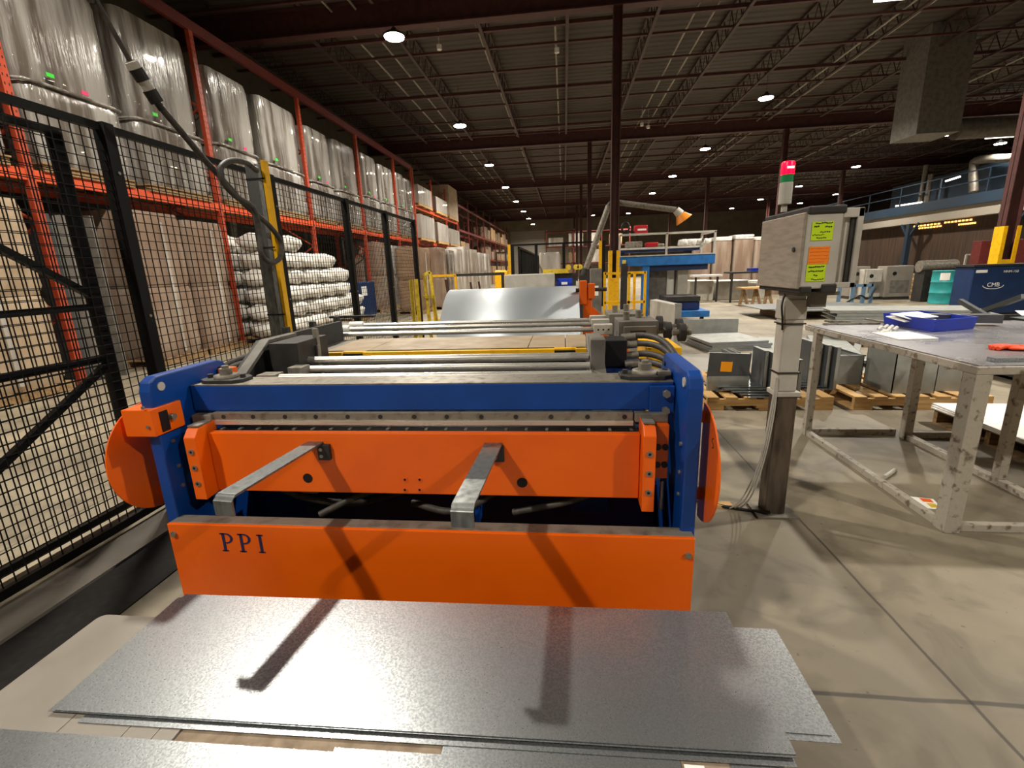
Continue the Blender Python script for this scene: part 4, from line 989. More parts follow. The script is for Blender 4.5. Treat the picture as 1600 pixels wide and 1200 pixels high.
# fume arm
Ya = 12.8
t = thing('fume_extraction_arm', 'grey articulated fume extraction arm with an orange hood', 'extraction arm', onY(915, 425, Ya))
mb = MB(); mb.cyl(onY(914, 424, Ya), onY(951, 322, Ya), .075, 16); mb.build('lower_tube', 'dull_steel', t)
mb = MB(); mb.tube(bez([onY(950, 326, Ya), onY(955, 318, Ya), onY(968, 317, Ya - .05)]), .07, 12); mb.build('elbow', 'dark_grey', t)
mb = MB(); mb.cyl(onY(966, 316.5, Ya), onY(1056, 328, Ya - .3), .068, 16); mb.build('upper_tube', 'dull_steel', t)
A_ = onY(1056, 328, Ya - .3); B_ = onY(1063, 335, Ya - .3); C_ = onY(1069, 344, Ya - .3)
mb = MB(); mb.cyl(A_, B_, .09, 16, .11); mb.build('hood_collar', 'light_grey', t)
mb = MB(); mb.cyl(B_, C_, .11, 20, .21); mb.build('hood', 'hood', t)
mb = MB(); mb.cyl(onY(912, 432, Ya), onY(916, 420, Ya), .1, 14); mb.box(onY(905, 435, Ya).x, onY(920, 435, Ya).x, Ya - .1, Ya + .1, 0, onY(905, 430, Ya).z); mb.build('pedestal', 'dark_grey', t)

# ============================================================ RIGHT FLOOR ITEMS
# leaning grey plate boxes near (1030,500)
t = thing('sheet_metal_housing', 'tall grey folded sheet metal housing standing on the floor right of the feeder', 'sheet metal', (1.9, 8, 0))
p = onZ(1018, 522, 0); 
yA = 8.2; a = onY(1014, 468, 8.9); b = onY(1048, 474, 7.6)
mb = MB(); mb.prism([(onY(1014, 520, 8.6).x, 8.6), (onY(1052, 537, 7.4).x, 7.4), (onY(1056, 537, 7.5).x + .05, 7.55), (onY(1016, 520, 8.7).x + .1, 8.75)], 'z', .08, .78); mb.build('housing_body', 'light_grey', t, bev=.004)
mb = MB(); xx = onY(1052, 537, 7.4).x; mb.box(xx, xx + .09, 7.36, 7.44, .08, .80); mb.build('corner_flange', 'galv_dull', t)
mb = MB(); mb.box(xx - .35, xx + .05, 7.4, 7.6, .0, .08); mb.build('timber', 'old_wood', t)
# galvanised panels stack on floor
def panel(cx_, cy_, z, w, d, rz, lab, mt='galv_dull', h=.035, group='flat galvanised panels on the floor'):
    t = thing('metal_tray', lab, 'sheet metal', (cx_, cy_, z), group)
    m3 = Matrix.Rotation(rz, 3, 'Z')
    mb = MB(); mb.obox((cx_, cy_, z + h - .004), (w, d, .004), m3); mb.build('tray_floor', mt, t)
    mb = MB()
    for sx, sy_, ww, dd in ((0, -d / 2, w, .006), (0, d / 2, w, .006), (-w / 2, 0, .006, d), (w / 2, 0, .006, d)):
        mb.obox(Vector((cx_, cy_, z + h / 2)) + m3 @ Vector((sx, sy_, 0)), (ww, dd, h), m3)
    mb.build('folded_edge', 'galv', t)
    return t
for i in range(4):
    panel(2.70 + .03 * (i % 3), 8.2 + .02 * i, .036 * i, .95, 1.0, .1 + .03 * (i % 2), 'folded galvanised tray in the flat pile beside the grey housing, %s from the floor' % ORD[i])
t = thing('panel_upright', 'folded galvanised channel lying across the back of the tray pile', 'sheet metal', (2.7, 9.1, .0)); mb = MB(); mb.box(2.2, 3.2, 9.1, 9.14, .0, .36); mb.box(2.2, 3.2, 8.95, 9.1, .0, .01); mb.build('channel', 'galv_dull', t)
for i, (x, y, w_, d_) in enumerate(((3.6, 8.0, .8, 1.8), (4.1, 7.6, .5, 2.3))):
    panel(x, y, .04 * i, w_, d_, -.35, 'galvanised sheet lying on the floor right of the tray pile, %s from the left' % ORD[i])
for i in range(3):
    mb = MB(); m3 = Matrix.Rotation(-.55 - .05 * i, 3, 'Z'); mb.obox((4.0 + i * .12, 6.9 - i * .25, .02 + i * .04), (.09, 2.7, .04), m3); single(mb, 'steel_strip', 'galv_dull', 'long galvanised strip lying on the floor behind the signal post, %s from the rear' % ORD[i], 'sheet metal')
t = thing('floor_sheet', 'wide thin grey board lying on the floor between the shear and the pallet', 'board', (1.5, 6.2, 0)); mb = MB(); mb.obox((1.75, 6.4, .012), (.9, 1.9, .024), Matrix.Rotation(.05, 3, 'Z')); mb.build('board', 'beige', t)
# pallets
def pallet(x0, x1, y0, y1, lab, mt='pallet_wood', h=.13, name='wooden_pallet'):
    t = thing(name, lab, 'pallet', ((x0 + x1) / 2, (y0 + y1) / 2, 0), 'wooden pallets on the floor')
    n = 7; w = (x1 - x0) / (n * 1.5)
    for i in range(n):
        xx = x0 + (x1 - x0 - w) * i / (n - 1); mb = MB(); mb.box(xx, xx + w, y0, y1, h - .02, h); mb.build('deck_board', mt, t, bev=.002)
    for yy in (y0, (y0 + y1) / 2 - .02, y1 - .04):
        mb = MB(); 
        mb.box(x0, x1, yy, yy + .04, .045, h - .02)
        for (a, b) in ((0, .14), (.4, .6), (.86, 1)): mb.box(x0 + (x1 - x0) * a, x0 + (x1 - x0) * b, yy, yy + .04, .018, .045)
        mb.build('stringer', mt, t)
    for (a, b) in ((0, .14), (.42, .58), (.86, 1)):
        mb = MB(); mb.box(x0 + (x1 - x0) * a, x0 + (x1 - x0) * b, y0, y1, 0, .018); mb.build('bottom_board', mt, t)
    return t
pallet(1.36, 2.50, 4.52, 5.75, 'pale wooden pallet under the grey channels right of the shear')
pallet(2.68, 3.85, 4.52, 5.6, 'wooden pallet behind the table, under grey boxes')
# nested channels on pallet 1
def nested(x, y, n, lab, grp, z0=.13, w=.42, d=.30, hh=.26, step=.055):
    for i in range(n):
        t = thing('folded_channel', lab % ORD[i], 'sheet metal', (x + i * step, y - i * .03, z0 + i * .001), grp)
        X = x + i * step; Y_ = y - i * .055; Z = z0 + .012 * (n - 1 - i)
        mb = MB(); mb.box(X - w, X, Y_, Y_ + d, Z, Z + .004); mb.build('base_flange', 'galv', t)
        mb = MB(); mb.box(X, X + .006, Y_, Y_ + d, Z, Z + hh); mb.build('upright_face', 'galv_dark', t)
        mb = MB(); mb.box(X + .006, X + .035, Y_, Y_ + .006, Z, Z + hh); mb.box(X + .006, X + .035, Y_, Y_ + d, Z + hh - .006, Z + hh); mb.build('lip', 'galv_dull', t)
nested(1.93, 4.72, 5, 'bent galvanised channel nested on the pallet right of the shear, %s from the left', 'nested channels on the near pallet', hh=.36)
t = thing('stickered_panel', 'dark grey steel panel with a square orange sticker on the pallet', 'sheet metal', (1.75, 4.78, .2))
A_ = onY(1108, 551, 4.78); B_ = onY(1170, 592, 4.78)
m3 = Matrix.Rotation(R(3), 3, 'Y'); cx_, cz_ = (A_.x + B_.x) / 2, (A_.z + B_.z) / 2
mb = MB(); mb.obox((cx_, 4.78, cz_), (B_.x - A_.x, .01, A_.z - B_.z - .02), m3); mb.build('panel_face', 'galv_dark', t)
mb = MB(); mb.obox((cx_, 4.80, cz_ + (A_.z - B_.z) / 2 - .015), (B_.x - A_.x, .04, .005), m3); mb.obox((cx_ + (B_.x - A_.x) / 2, 4.80, cz_), (.005, .04, A_.z - B_.z - .02), m3); mb.build('folded_edge', 'galv_dull', t)
S_ = onY(1135, 573, 4.774); mb = MB(); mb.obox((S_.x, 4.773, S_.z), (.11, .002, .1), m3); mb.build('square_sticker', 'sticker', t)
mb = MB(); mb.box(A_.x, B_.x, 4.77, 4.81, .131, B_.z + .03); mb.build('support_edge', 'galv_dull', t)
for i in range(5):
    mb = MB(); m3 = Matrix.Rotation(R(-28), 3, 'Y'); P_ = onY(1146 + i * 5, 548, 5.2); mb.obox((P_.x, 5.2 + .02 * i, .13 + .165), (.012, .28, .36), m3)
    single(mb, 'leaning_strip', ['galv_dark', 'galv_dull', 'galv', 'galv_dull', 'galv_dull'][i], 'short galvanised strip leaning behind the stickered panel, %s from the left' % ORD[i], 'sheet metal')
for i in range(5):
    mb = MB(); mb.obox((1.80 + i * .015, 4.93 - i * .012, .135 + i * .009), (.62, .36, .008), Matrix.Rotation(.08, 3, 'Z')); single(mb, 'flat_blank', 'galv', 'flat galvanised blank in the low pile under the stickered panel, %s from the bottom' % ORD[i], 'sheet metal', 'blanks under the stickered panel')
nested(2.45, 4.95, 4, 'bent grey channel standing behind the post, %s from the left', 'channels behind the signal post', z0=.13, w=.25, hh=.42)
# grey boxes on pallet 2
def gbox(x0, x1, y0, y1, z1, lab):
    t = thing('sheet_metal_box', lab, 'box', ((x0 + x1) / 2, (y0 + y1) / 2, .13)); th = .008
    mb = MB(); mb.box(x0, x1, y0, y1, .131, .138); mb.box(x0, x0 + th, y0, y1, .138, z1); mb.box(x1 - th, x1, y0, y1, .138, z1); mb.box(x0, x1, y0, y0 + th, .138, z1); mb.box(x0, x1, y1 - th, y1, .138, z1); mb.build('box_shell', 'galv_dull', t)
    mb = MB()
    for (a, b, c_, d_) in ((x0 - .01, x1 + .01, y0 - .01, y0 + .02), (x0 - .01, x1 + .01, y1 - .02, y1 + .01), (x0 - .01, x0 + .02, y0, y1), (x1 - .02, x1 + .01, y0, y1)): mb.box(a, b, c_, d_, z1, z1 + .012)
    mb.build('rim', 'galv', t)
gbox(2.72, 3.0, 5.0, 5.5, .42, 'low grey sheet metal box on the far pallet, left one')
gbox(3.05, 3.42, 4.62, 5.05, .55, 'taller grey sheet metal box on the far pallet, centre')
gbox(3.46, 3.84, 4.7, 5.5, .5, 'wide grey sheet metal box on the far pallet, right one')
t = thing('webbing_roll', 'roll of striped webbing resting on the grey box behind the table', 'roll', (3.25, 4.85, .562)); mb = MB(); mb.cyl((3.15, 4.85, .63), (3.38, 4.85, .63), .068, 20); mb.build('roll_body', 'old_wood', t)
mb = MB(); mb.cyl((3.2, 4.85, .63), (3.23, 4.85, .63), .07, 20); mb.cyl((3.29, 4.85, .63), (3.32, 4.85, .63), .07, 20); mb.build('dark_band', 'black', t)
# pallet 3 w/ white sheets at right
pallet(3.1, 4.3, 3.1, 4.15, 'wooden pallet under white boards at the right behind the table', 'old_wood')
for i in range(3):
    mb = MB(); mb.obox((3.72, 3.58, .137 + i * .012), (1.3, 1.15, .01), Matrix.Rotation(-.03 * i, 3, 'Z')); single(mb, 'white_board', 'white', 'flat white board on the right pallet, %s from the bottom' % ORD[i], 'board')
mb = MB(); mb.obox((4.0, 3.3, .172), (.5, .45, .006), Matrix.Rotation(.3, 3, 'Z')); single(mb, 'galvanised_offcut', 'galv', 'galvanised sheet offcut on top of the white boards', 'sheet metal')

# signal post
t = thing('control_post', 'steel control post on a base plate right of the shear', 'post', (1.18, 2.56, 0))
mb = MB(); mb.box(1.06, 1.28, 2.48, 2.66, 0, .012); mb.build('base_plate', 'dull_steel', t)
mb = MB(); mb.box(1.11, 1.215, 2.52, 2.62, .012, .70); tag(mb.build('lower_tube', 'bare_steel', t, bev=.006), 'dark lower tube')
mb = MB(); mb.box(1.10, 1.225, 2.51, 2.63, .695, .72); mb.build('joint_flange', 'light_grey', t, bev=.003)
mb = MB(); mb.box(1.105, 1.205, 2.52, 2.61, .72, 1.24); tag(mb.build('upper_tube', 'light_grey', t, bev=.008), 'pale upper tube')
mb = MB(); mb.box(1.10, 1.21, 2.515, 2.615, 1.10, 1.2); mb.build('clamp_sleeve', 'light_grey', t, bev=.004)
mb = MB()
for z in (.82, 1.075): mb.box(1.099, 1.212, 2.513, 2.617, z, z + .006)
mb.build('strap', 'black', t)
mb = MB(); mb.box(1.1, 1.29, 2.4, 2.6, 1.225, 1.242); mb.box(1.17, 1.24, 2.41, 2.45, 1.17, 1.225); mb.build('mount_bracket', 'grey_paint', t)
for i, dx in enumerate((0, .01, .02)):
    mb = MB(); mb.tube(bez([(1.1 - dx * .3, 2.51, .8), (1.095 - dx, 2.5, .6), (1.07 - dx, 2.5, .35), (1.03 - dx * 2, 2.52, .12), (.98 - dx * 2, 2.58, .008), (.92, 2.66, .008)]), .0045, 6); mb.build('control_cable', 'light_grey', t)
mb = MB(); mb.tube(bez([(1.11, 2.54, 1.24), (1.08, 2.5, 1.18), (1.09, 2.5, 1.1), (1.1, 2.515, 1.05)]), .005, 6); mb.build('control_cable', 'black', t)
mb = MB(); mb.tube(bez([(1.13, 2.5, .03), (1.05, 2.55, .012), (.9, 2.6, .012), (.7, 2.7, .012)]), .01, 8); mb.build('floor_conduit', 'black', t)
# cabinet
t = thing('control_box', 'stainless control box with fluorescent notes mounted on the post', 'control box', (1.2, 2.55, 1.243))
cx0, cx1, cy0, cy1, cz0, cz1 = 1.078, 1.228, 2.33, 2.80, 1.262, 1.598
mb = MB(); mb.box(cx0, cx1, cy0, cy1, cz0, cz1); tag(mb.build('box_body', 'light_grey', t, bev=.006), 'grey painted front')
mb = MB(); mb.box(cx0 - .012, cx0, cy0 + .004, cy1, cz0, cz1); d_ = mb.build('door', 'stainless', t, bev=.003); d_['label'] = 'stainless side door'
mb = MB(); mb.cyl((cx0 - .012, cy0 + .07, 1.44), (cx0 - .018, cy0 + .07, 1.44), .011, 14); mb.build('latch', 'dark_grey', d_)
mb = MB(); mb.box(cx0, cx1 + .01, cy0 - .006, cy1, cz1 - .012, cz1 + .025); mb.build('top_cap', 'dark_grey', t, bev=.008)
mb = MB(); mb.box(cx0, cx0 + .05, cy0 - .004, cy1, cz0 - .02, cz0 + .012); mb.box(cx1 - .06, cx1 + .006, cy0 - .006, cy1, cz0 - .02, cz0 + .02); mb.build('corner_cap', 'dark_grey', t, bev=.006)
def note(x0, x1, z0, z1, mt, lines, seed):
    yb = cy0 - .0015
    mb = MB(); mb.box(x0, x1, yb - .001, yb, z0, z1); o = mb.build('paper_note', mt, t); r_ = random.Random(seed)
    mb = MB()
    for (zl, xa, xb, th) in lines:
        x = x0 + (x1 - x0) * xa
        while x < x0 + (x1 - x0) * xb:
            w_ = r_.uniform(.003, .008); mb.bar((x, yb - .0015, z0 + (z1 - z0) * zl - r_.uniform(-.002, .002)), (x + w_, yb - .0015, z0 + (z1 - z0) * zl + r_.uniform(-.003, .003)), th, .0006, up=(0, 1, 0)); x += w_ + .002
    mb.build('handwriting', 'ink' if mt == 'neon' else 'orange_worn', o)
note(1.10, 1.19, 1.475, 1.555, 'neon', [(.92, .15, .9, .005), (.75, .1, .3, .006), (.72, .62, .9, .006), (.45, .4, .8, .004), (.3, .05, .6, .003), (.12, .25, .65, .004)], 1)
note(1.098, 1.185, 1.372, 1.448, 'note_orange', [(.9, .05, .95, .002), (.7, .05, .9, .003), (.5, .05, .9, .002), (.3, .05, .95, .002), (.12, .05, .8, .002)], 2)
note(1.096, 1.178, 1.295, 1.371, 'neon', [(.85, .1, .9, .006), (.6, .1, .8, .005), (.35, .4, .6, .005), (.12, .3, .9, .004)], 3)
mb = MB(); mb.box(cx1 + .02, cx1 + .04, cy0 + .02, cy0 + .05, cz0, cz1 + .01); mb.box(cx1 + .06, cx1 + .085, cy0, cy0 + .03, cz0, cz1 + .01); mb.box(cx1 + .0, cx1 + .085, cy0, cy0 + .03, cz1 - .03, cz1 + .01); mb.box(cx1, cx1 + .085, cy0, cy0 + .03, cz0 + .0, cz0 + .025); mb.build('pendant_frame', 'light_grey', t, bev=.003)
mb = MB(); mb.box(cx1 + .04, cx1 + .06, cy0 + .01, cy0 + .03, cz0 + .02, cz1 - .03); mb.build('pendant_slot', 'dark_grey', t)
# signal tower
bx, by = 1.095, 2.62
t = thing('signal_tower_light', 'signal tower with a lit red lamp over a green segment on the control box', 'signal light', (bx, by, cz1 + .03))
mb = MB(); mb.cyl((bx, by, cz1 + .03), (bx, by, 1.665), .014, 12); mb.build('stem', 'light_grey', t)
mb = MB(); mb.lathe((bx, by, 1.665), [(.03, 0), (.03, .1)], 24); mb.build('lower_housing', 'light_grey', t)
mb = MB(); mb.lathe((bx, by, 1.765), [(.028, 0), (.028, .037)], 24); mb.build('green_segment', 'green', t)
mb = MB(); mb.lathe((bx, by, 1.803), [(.030, 0), (.030, .048), (.026, .058)], 24); mb.build('red_segment', 'beacon_red', t)
mb = MB(); mb.box(bx - .015, bx + .015, by - .0315, by - .03, 1.827, 1.835); mb.build('lamp_core', 'beacon_core', t)

# ============================================================ TABLE
TT = thing('work_table', 'large worn steel work table at the right', 'table', (2.6, 3.1, 0))
tx0, tx1, ty0, ty1, tz = 1.93, 3.45, 2.38, 4.02, .88
mb = MB(); mb.box(tx0, tx1, ty0, ty1, tz - .045, tz - .006); mb.build('top_edge', 'table_paint', TT, bev=.004)
mb = MB(); mb.box(tx0 + .012, tx1 - .01, ty0 + .012, ty1 - .01, tz - .006, tz); mb.build('tabletop', 'table_top', TT)
for (x, y, w_) in ((tx0, ty0, .075), (tx0, 3.83, .05), (2.62, 3.75, .06), (3.0, 3.77, .05), (tx1 - .07, ty0, .07), (2.63, 2.95, .05)):
    mb = MB(); mb.box(x, x + w_, y, y + w_, 0.0 if x < 2 or y > 3.5 or x > 3 else .04, tz - .045); mb.build('leg', 'table_paint', TT, bev=.003)
for bx_ in ((tx0 + .01, tx0 + .05, ty0 + .075, 3.83, 0, .04), (tx0 + .05, 2.62, 3.84, 3.88, 0, .05), (2.68, 3.0, 3.77, 3.81, 0, .05), (2.63, 2.68, ty0 + .04, 3.75, 0, .04), (tx0 + .075, tx1 - .07, ty0 + .02, ty0 + .06, 0, .04), (2.63, 3.4, 2.9, 2.95, .55, .62), (2.63, 3.4, 3.3, 3.35, .62, .69), (3.0, tx1, ty1 - .05, ty1 - .02, .5, .62), (3.38, 3.42, ty0 + .07, ty1 - .1, .0, .04)):
    mb = MB(); mb.box(*bx_); mb.build('stretcher', 'table_paint', TT, bev=.003)
# blue tray
A_, B_, C_ = onZ(1381, 506, tz), onZ(1459, 519, tz), onZ(1521, 514, tz)
t = thing('blue_tray', 'bright blue shallow plastic tray on the steel table', 'tray', (B_.x, B_.y, tz))
def tray(A, B, C_, h, splay, mt):
    D_ = A + C_ - B; cen = (A + C_) / 2
    bot = [A, B, C_, D_]; top = [cen + (p_ - cen) * splay + Vector((0, 0, h)) for p_ in bot]; inn = [cen + (p_ - cen) * (splay * .96) + Vector((0, 0, h)) for p_ in bot]; inb = [cen + (p_ - cen) * .95 + Vector((0, 0, .01)) for p_ in bot]
    mb = MB(); vs = bot + top + inn + inb; fs = [(3, 2, 1, 0)]
    for i in range(4):
        j = (i + 1) % 4; fs += [(i, j, 4 + j, 4 + i), (4 + i, 4 + j, 8 + j, 8 + i), (8 + i, 8 + j, 12 + j, 12 + i)]
    fs.append((12, 13, 14, 15)); mb.add(vs, fs); return mb, top
D__ = A_ + (C_ - B_)
mb, top = tray(A_, B_, C_, .085, 1.06, 'tray_blue'); mb.build('tray_shell', 'tray_blue', t, bev=.003)
mb = MB(); c_ = (A_ + C_) / 2
for i in range(2): mb.obox((c_.x - .10 + i * .02, c_.y + .02, tz + .06 + i * .02), (.28, .15, .006), Matrix.Rotation(.3 + .1 * i, 3, 'Z') @ Matrix.Rotation(R(10), 3, 'X'))
single(mb, 'white_sheet', 'paper', 'white sheets sticking up out of the blue tray', 'sheets')
t = thing('tray_channel', 'dark folded channel lying in the blue tray', 'sheet metal', (c_.x + .2, c_.y, tz + .02)); mb = MB(); mb.obox((c_.x + .22, c_.y + .05, tz + .05), (.5, .1, .06), Matrix.Rotation(-.35, 3, 'Z')); mb.build('channel', 'galv_dark', t)
# white plate with screws
A_, B_, C_, D__ = onZ(1362, 518, tz + .012), onZ(1406, 529, tz + .012), onZ(1467, 527, tz + .012), onZ(1420, 517, tz + .012)
mb = MB(); mb.add([(p_.x, p_.y, tz + .001) for p_ in (A_, B_, C_, D__)] + [(p_.x, p_.y, tz + .008) for p_ in (A_, B_, C_, D__)], [(3, 2, 1, 0), (4, 5, 6, 7), (0, 1, 5, 4), (1, 2, 6, 5), (2, 3, 7, 6), (3, 0, 4, 7)])
single(mb, 'white_plate', 'paper', 'flat white plate in front of the blue tray on the table', 'plate')
for i, (u, v) in enumerate(((1372, 513), (1381, 511), (1389, 512), (1396, 514), (1376, 519), (1384, 517))):
    p = onZ(u, v, tz + .01); mb = MB(); mb.cyl((p.x, p.y, tz + .003), (p.x + .03, p.y + .01, tz + .022), .011, 8)
    single(mb, 'fitting', 'white', 'small white plastic fitting beside the white plate, %s from the left' % ORD[i], 'fitting', 'white fittings on the table')
# rods on the back of the table
for i, (a, b) in enumerate((((1288, 502), (1330, 504)), ((1286, 507), (1375, 506)), ((1352, 499), (1382, 504)))):
    p = onZ(*a, tz + .005); q = onZ(*b, tz + .005); p.z = q.z = tz + .008; mb = MB(); mb.bar(p, q, .014); single(mb, 'steel_rod', 'steel', 'thin bright steel rod at the back left of the table, %s from the corner' % ORD[i], 'rod')
# glove
t = thing('orange_gloves', 'crumpled orange work gloves at the right edge of the table', 'gloves', onZ(1590, 545, tz))
gp = onZ(1590, 546, tz); r_ = random.Random(5)
mb = MB()
def gf(u, v):
    a_ = 2 * math.pi * u; b = math.pi * (v - .5); k = 1 + .2 * math.sin(3 * a_ + 1) + .1 * math.sin(7 * a_)
    return Vector((gp.x + .09 * math.cos(a_) * math.cos(b) * k, gp.y + .055 * math.sin(a_) * math.cos(b) * k, tz + .012 + .012 * math.sin(b) * (1 + .3 * math.sin(5 * a_))))
mb.grid(gf, 28, 8); mb.build('glove_palm', 'glove', t)
for i in range(4):
    mb = MB(); a_ = 2.7 + i * .25; mb.tube(bez([(gp.x, gp.y, tz + .015), (gp.x + .08 * math.cos(a_), gp.y + .05 * math.sin(a_), tz + .018), (gp.x + .125 * math.cos(a_), gp.y + .09 * math.sin(a_), tz + .011)]), .011, 8); mb.build('glove_finger', 'glove', t)
A_ = onZ(1550, 562, tz + .01); mb = MB(); mb.box(A_.x, tx1, A_.y - .02, A_.y + .03, tz + .001, tz + .02); single(mb, 'silver_channel', 'galv', 'bright metal channel along the front right edge of the tabletop', 'sheet metal')
# scrap and sheet stacks beyond the table
zz = .0
A_ = onZ(1262, 487, .45)
for i in range(7):
    mb = MB(); mb.obox((5.6 + .04 * (i % 3), 8.4 + .05 * i, .22 + .05 * i), (2.1, .9, .008), Matrix.Rotation(-.25 + .02 * (i % 2), 3, 'Z'))
    mb.obox((5.6 + .04 * (i % 3) - .12, 7.95 + .05 * i, .20 + .05 * i), (2.1, .008, .04), Matrix.Rotation(-.25 + .02 * (i % 2), 3, 'Z'))
    single(mb, 'folded_sheet', 'galv_dull', 'long folded galvanised sheet in the stack behind the table, %s from the bottom' % ORD[i], 'sheet metal', 'folded sheets stacked behind the table')
pallet(4.7, 6.6, 7.9, 9.1, 'low pallet under the long folded sheets behind the table', 'old_wood')
mb = MB(); mb.box(4.72, 6.4, 8.2, 8.8, .13, .16); single(mb, 'timber_spacer', 'old_wood', 'timber bearer between the low pallet and the folded sheets', 'timber')
for i in range(4):
    mb = MB(); mb.obox((7.9 + .1 * i, 8.2 - .2 * i, .25 + .07 * i), (2.3, .8, .01), Matrix.Rotation(.2 - .1 * i, 3, 'Z') @ Matrix.Rotation(.03, 3, 'Y'))
    single(mb, 'grey_sheet', 'galv_dull', 'grey sheet on the pile behind the blue tray, %s from the bottom' % ORD[i], 'sheet metal', 'grey sheets behind the blue tray')
mb = MB(); mb.box(7.0, 9.0, 7.5, 8.4, 0, .18); single(mb, 'sheet_crate', 'dark_grey', 'dark crate carrying the grey sheets behind the blue tray', 'crate')
for i, (a, b) in enumerate((((1500, 470), (1590, 522)), ((1520, 492), (1600, 463)), ((1588, 522), (1602, 505)))):
    p = onY(*a, 6.4); q = onY(*b, 5.6); mb = MB(); mb.bar(p, q, .05); single(mb, 'angle_bar', 'galv_dark', 'dark steel bar sticking up over the scrap behind the table, %s from the left' % ORD[i], 'bar')
t = thing('scrap_bin', 'dark low bin of sheet offcuts behind the right half of the table', 'bin', (6.3, 5.8, 0))
mb = MB(); x0, x1, y0, y1 = 4.95, 7.6, 5.3, 6.6; mb.box(x0, x1, y0, y0 + .03, 0, .62); mb.box(x0, x1, y1 - .03, y1, 0, .62); mb.box(x0, x0 + .03, y0, y1, 0, .62); mb.box(x1 - .03, x1, y0, y1, 0, .62); mb.box(x0, x1, y0, y1, 0, .03); mb.build('bin_shell', 'dark_grey', t)
for i in range(8):
    r_ = random.Random(60 + i); mb = MB(); mb.obox((5.4 + i * .26, 5.95 + r_.uniform(-.2, .2), .62 + .02 * i), (1.0, .35, .006), Matrix.Rotation(r_.uniform(-.8, .8), 3, 'Z') @ Matrix.Rotation(r_.uniform(-.08, .08), 3, 'X'))
    single(mb, 'metal_offcut', ['galv_dull', 'galv_dark', 'white'][i % 3], ['pale', 'dark', 'white'][i % 3] + ' thin offcut lying across the scrap bin, %s from the left' % ORD[i], 'sheet metal', 'offcuts in the scrap bin')

# paper on floor etc
A_, B_, C_, D__ = [onZ(*q, .002) for q in ((1406, 774), (1458, 780), (1474, 796), (1432, 793))]
t = thing('paper_sheet', 'printed white sheet with red and yellow patches on the floor under the table', 'paper', A_)
mb = MB(); mb.add([(p_.x, p_.y, .003) for p_ in (A_, B_, C_, D__)] + [(p_.x, p_.y, .0005) for p_ in (A_, B_, C_, D__)], [(0, 1, 2, 3), (7, 6, 5, 4), (0, 4, 5, 1), (1, 5, 6, 2), (2, 6, 7, 3), (3, 7, 4, 0)]); mb.build('sheet', 'paper', t)
def lerp(a, b, u): return a + (b - a) * u
def quadpt(u, v): return lerp(lerp(A_, B_, u), lerp(D__, C_, u), v)
for (u0, u1, v0, v1, mt) in ((.55, .9, .05, .4, 'orange_worn'), (.6, .9, .5, .9, 'pale_yellow')):
    mb = MB(); mb.add([(quadpt(u, v).x, quadpt(u, v).y, .0036) for u, v in ((u0, v0), (u1, v0), (u1, v1), (u0, v1))], [(0, 1, 2, 3)]); mb.build('printed_patch', mt, t)
a = onZ(1382, 746, .012); b = onZ(1398, 735, .012); mb = MB(); mb.cyl((a.x, a.y, .014), (b.x, b.y, .014), .013, 12); single(mb, 'glass_bulb', 'light_grey', 'small pale tube lying on the floor under the table', 'tube')
a = onZ(1125, 790, .002); mb = MB(); mb.box(a.x - .03, a.x + .06, a.y - .03, a.y + .02, 0, .02); single(mb, 'wood_chip', 'pallet_wood', 'small wood scrap on the floor by the right side guard', 'wood')

# low sheet stack and saw horse, cardboard
t = thing('low_sheet_stack', 'low stack of thin steel sheet on a pallet in the open floor area', 'sheet metal', (5.9, 12.9, 0))
A_ = onZ(1140, 489, .22); B_ = onZ(1168, 503, .22); mb = MB()
x0 = onY(1138, 492, 13).x; mb.box(5.0, 7.6, 11.6, 13.4, .20, .22); mb.box(4.75, 7.4, 12.0, 13.5, .22, .235); mb.build('sheets', 'galv', t)
for x in (5.2, 6.2, 7.2): mb = MB(); mb.box(x, x + .09, 11.8, 13.3, 0, .20); mb.build('bearer', 'old_wood', t)
t = thing('sawhorse_bench', 'rough timber bench on splayed legs in front of the grey partition boxes', 'bench', (6.0, 15.9, 0))
a = onY(1155, 449, 15.9); b = onY(1215, 449, 15.9)
mb = MB(); mb.box(a.x, b.x, 15.6, 16.2, a.z - .05, a.z); mb.build('bench_top', 'pallet_wood', t)
for x in (a.x + .12, a.x + .5, b.x - .3):
    for s_ in (-.12, .12):
        mb = MB(); mb.bar((x + s_, 15.75, 0), (x, 15.85, a.z - .05), .07, .07); mb.build('leg', 'old_wood', t)
for i, (u0, u1) in enumerate(((1078, 1116), (1119, 1170), (1182, 1205))):
    p = onY(u0, 441, 18.2); q = onY(u1, 441, 18.2); t = thing('plastic_bulk_box', 'low pale grey bulk box beyond the open floor, %s from the left' % ORD[i], 'box', ((p.x + q.x) / 2, 18.6, 0), 'low grey bulk boxes')
    mb = MB(); mb.box(p.x, q.x, 18.2, 19.2, 0, p.z); mb.build('box_body', 'light_grey', t, bev=.03)
    mb = MB(); mb.box(p.x + .02, q.x - .02, 18.19, 19.2, p.z, p.z + .05); mb.build('white_liner', 'bag', t, bev=.02)
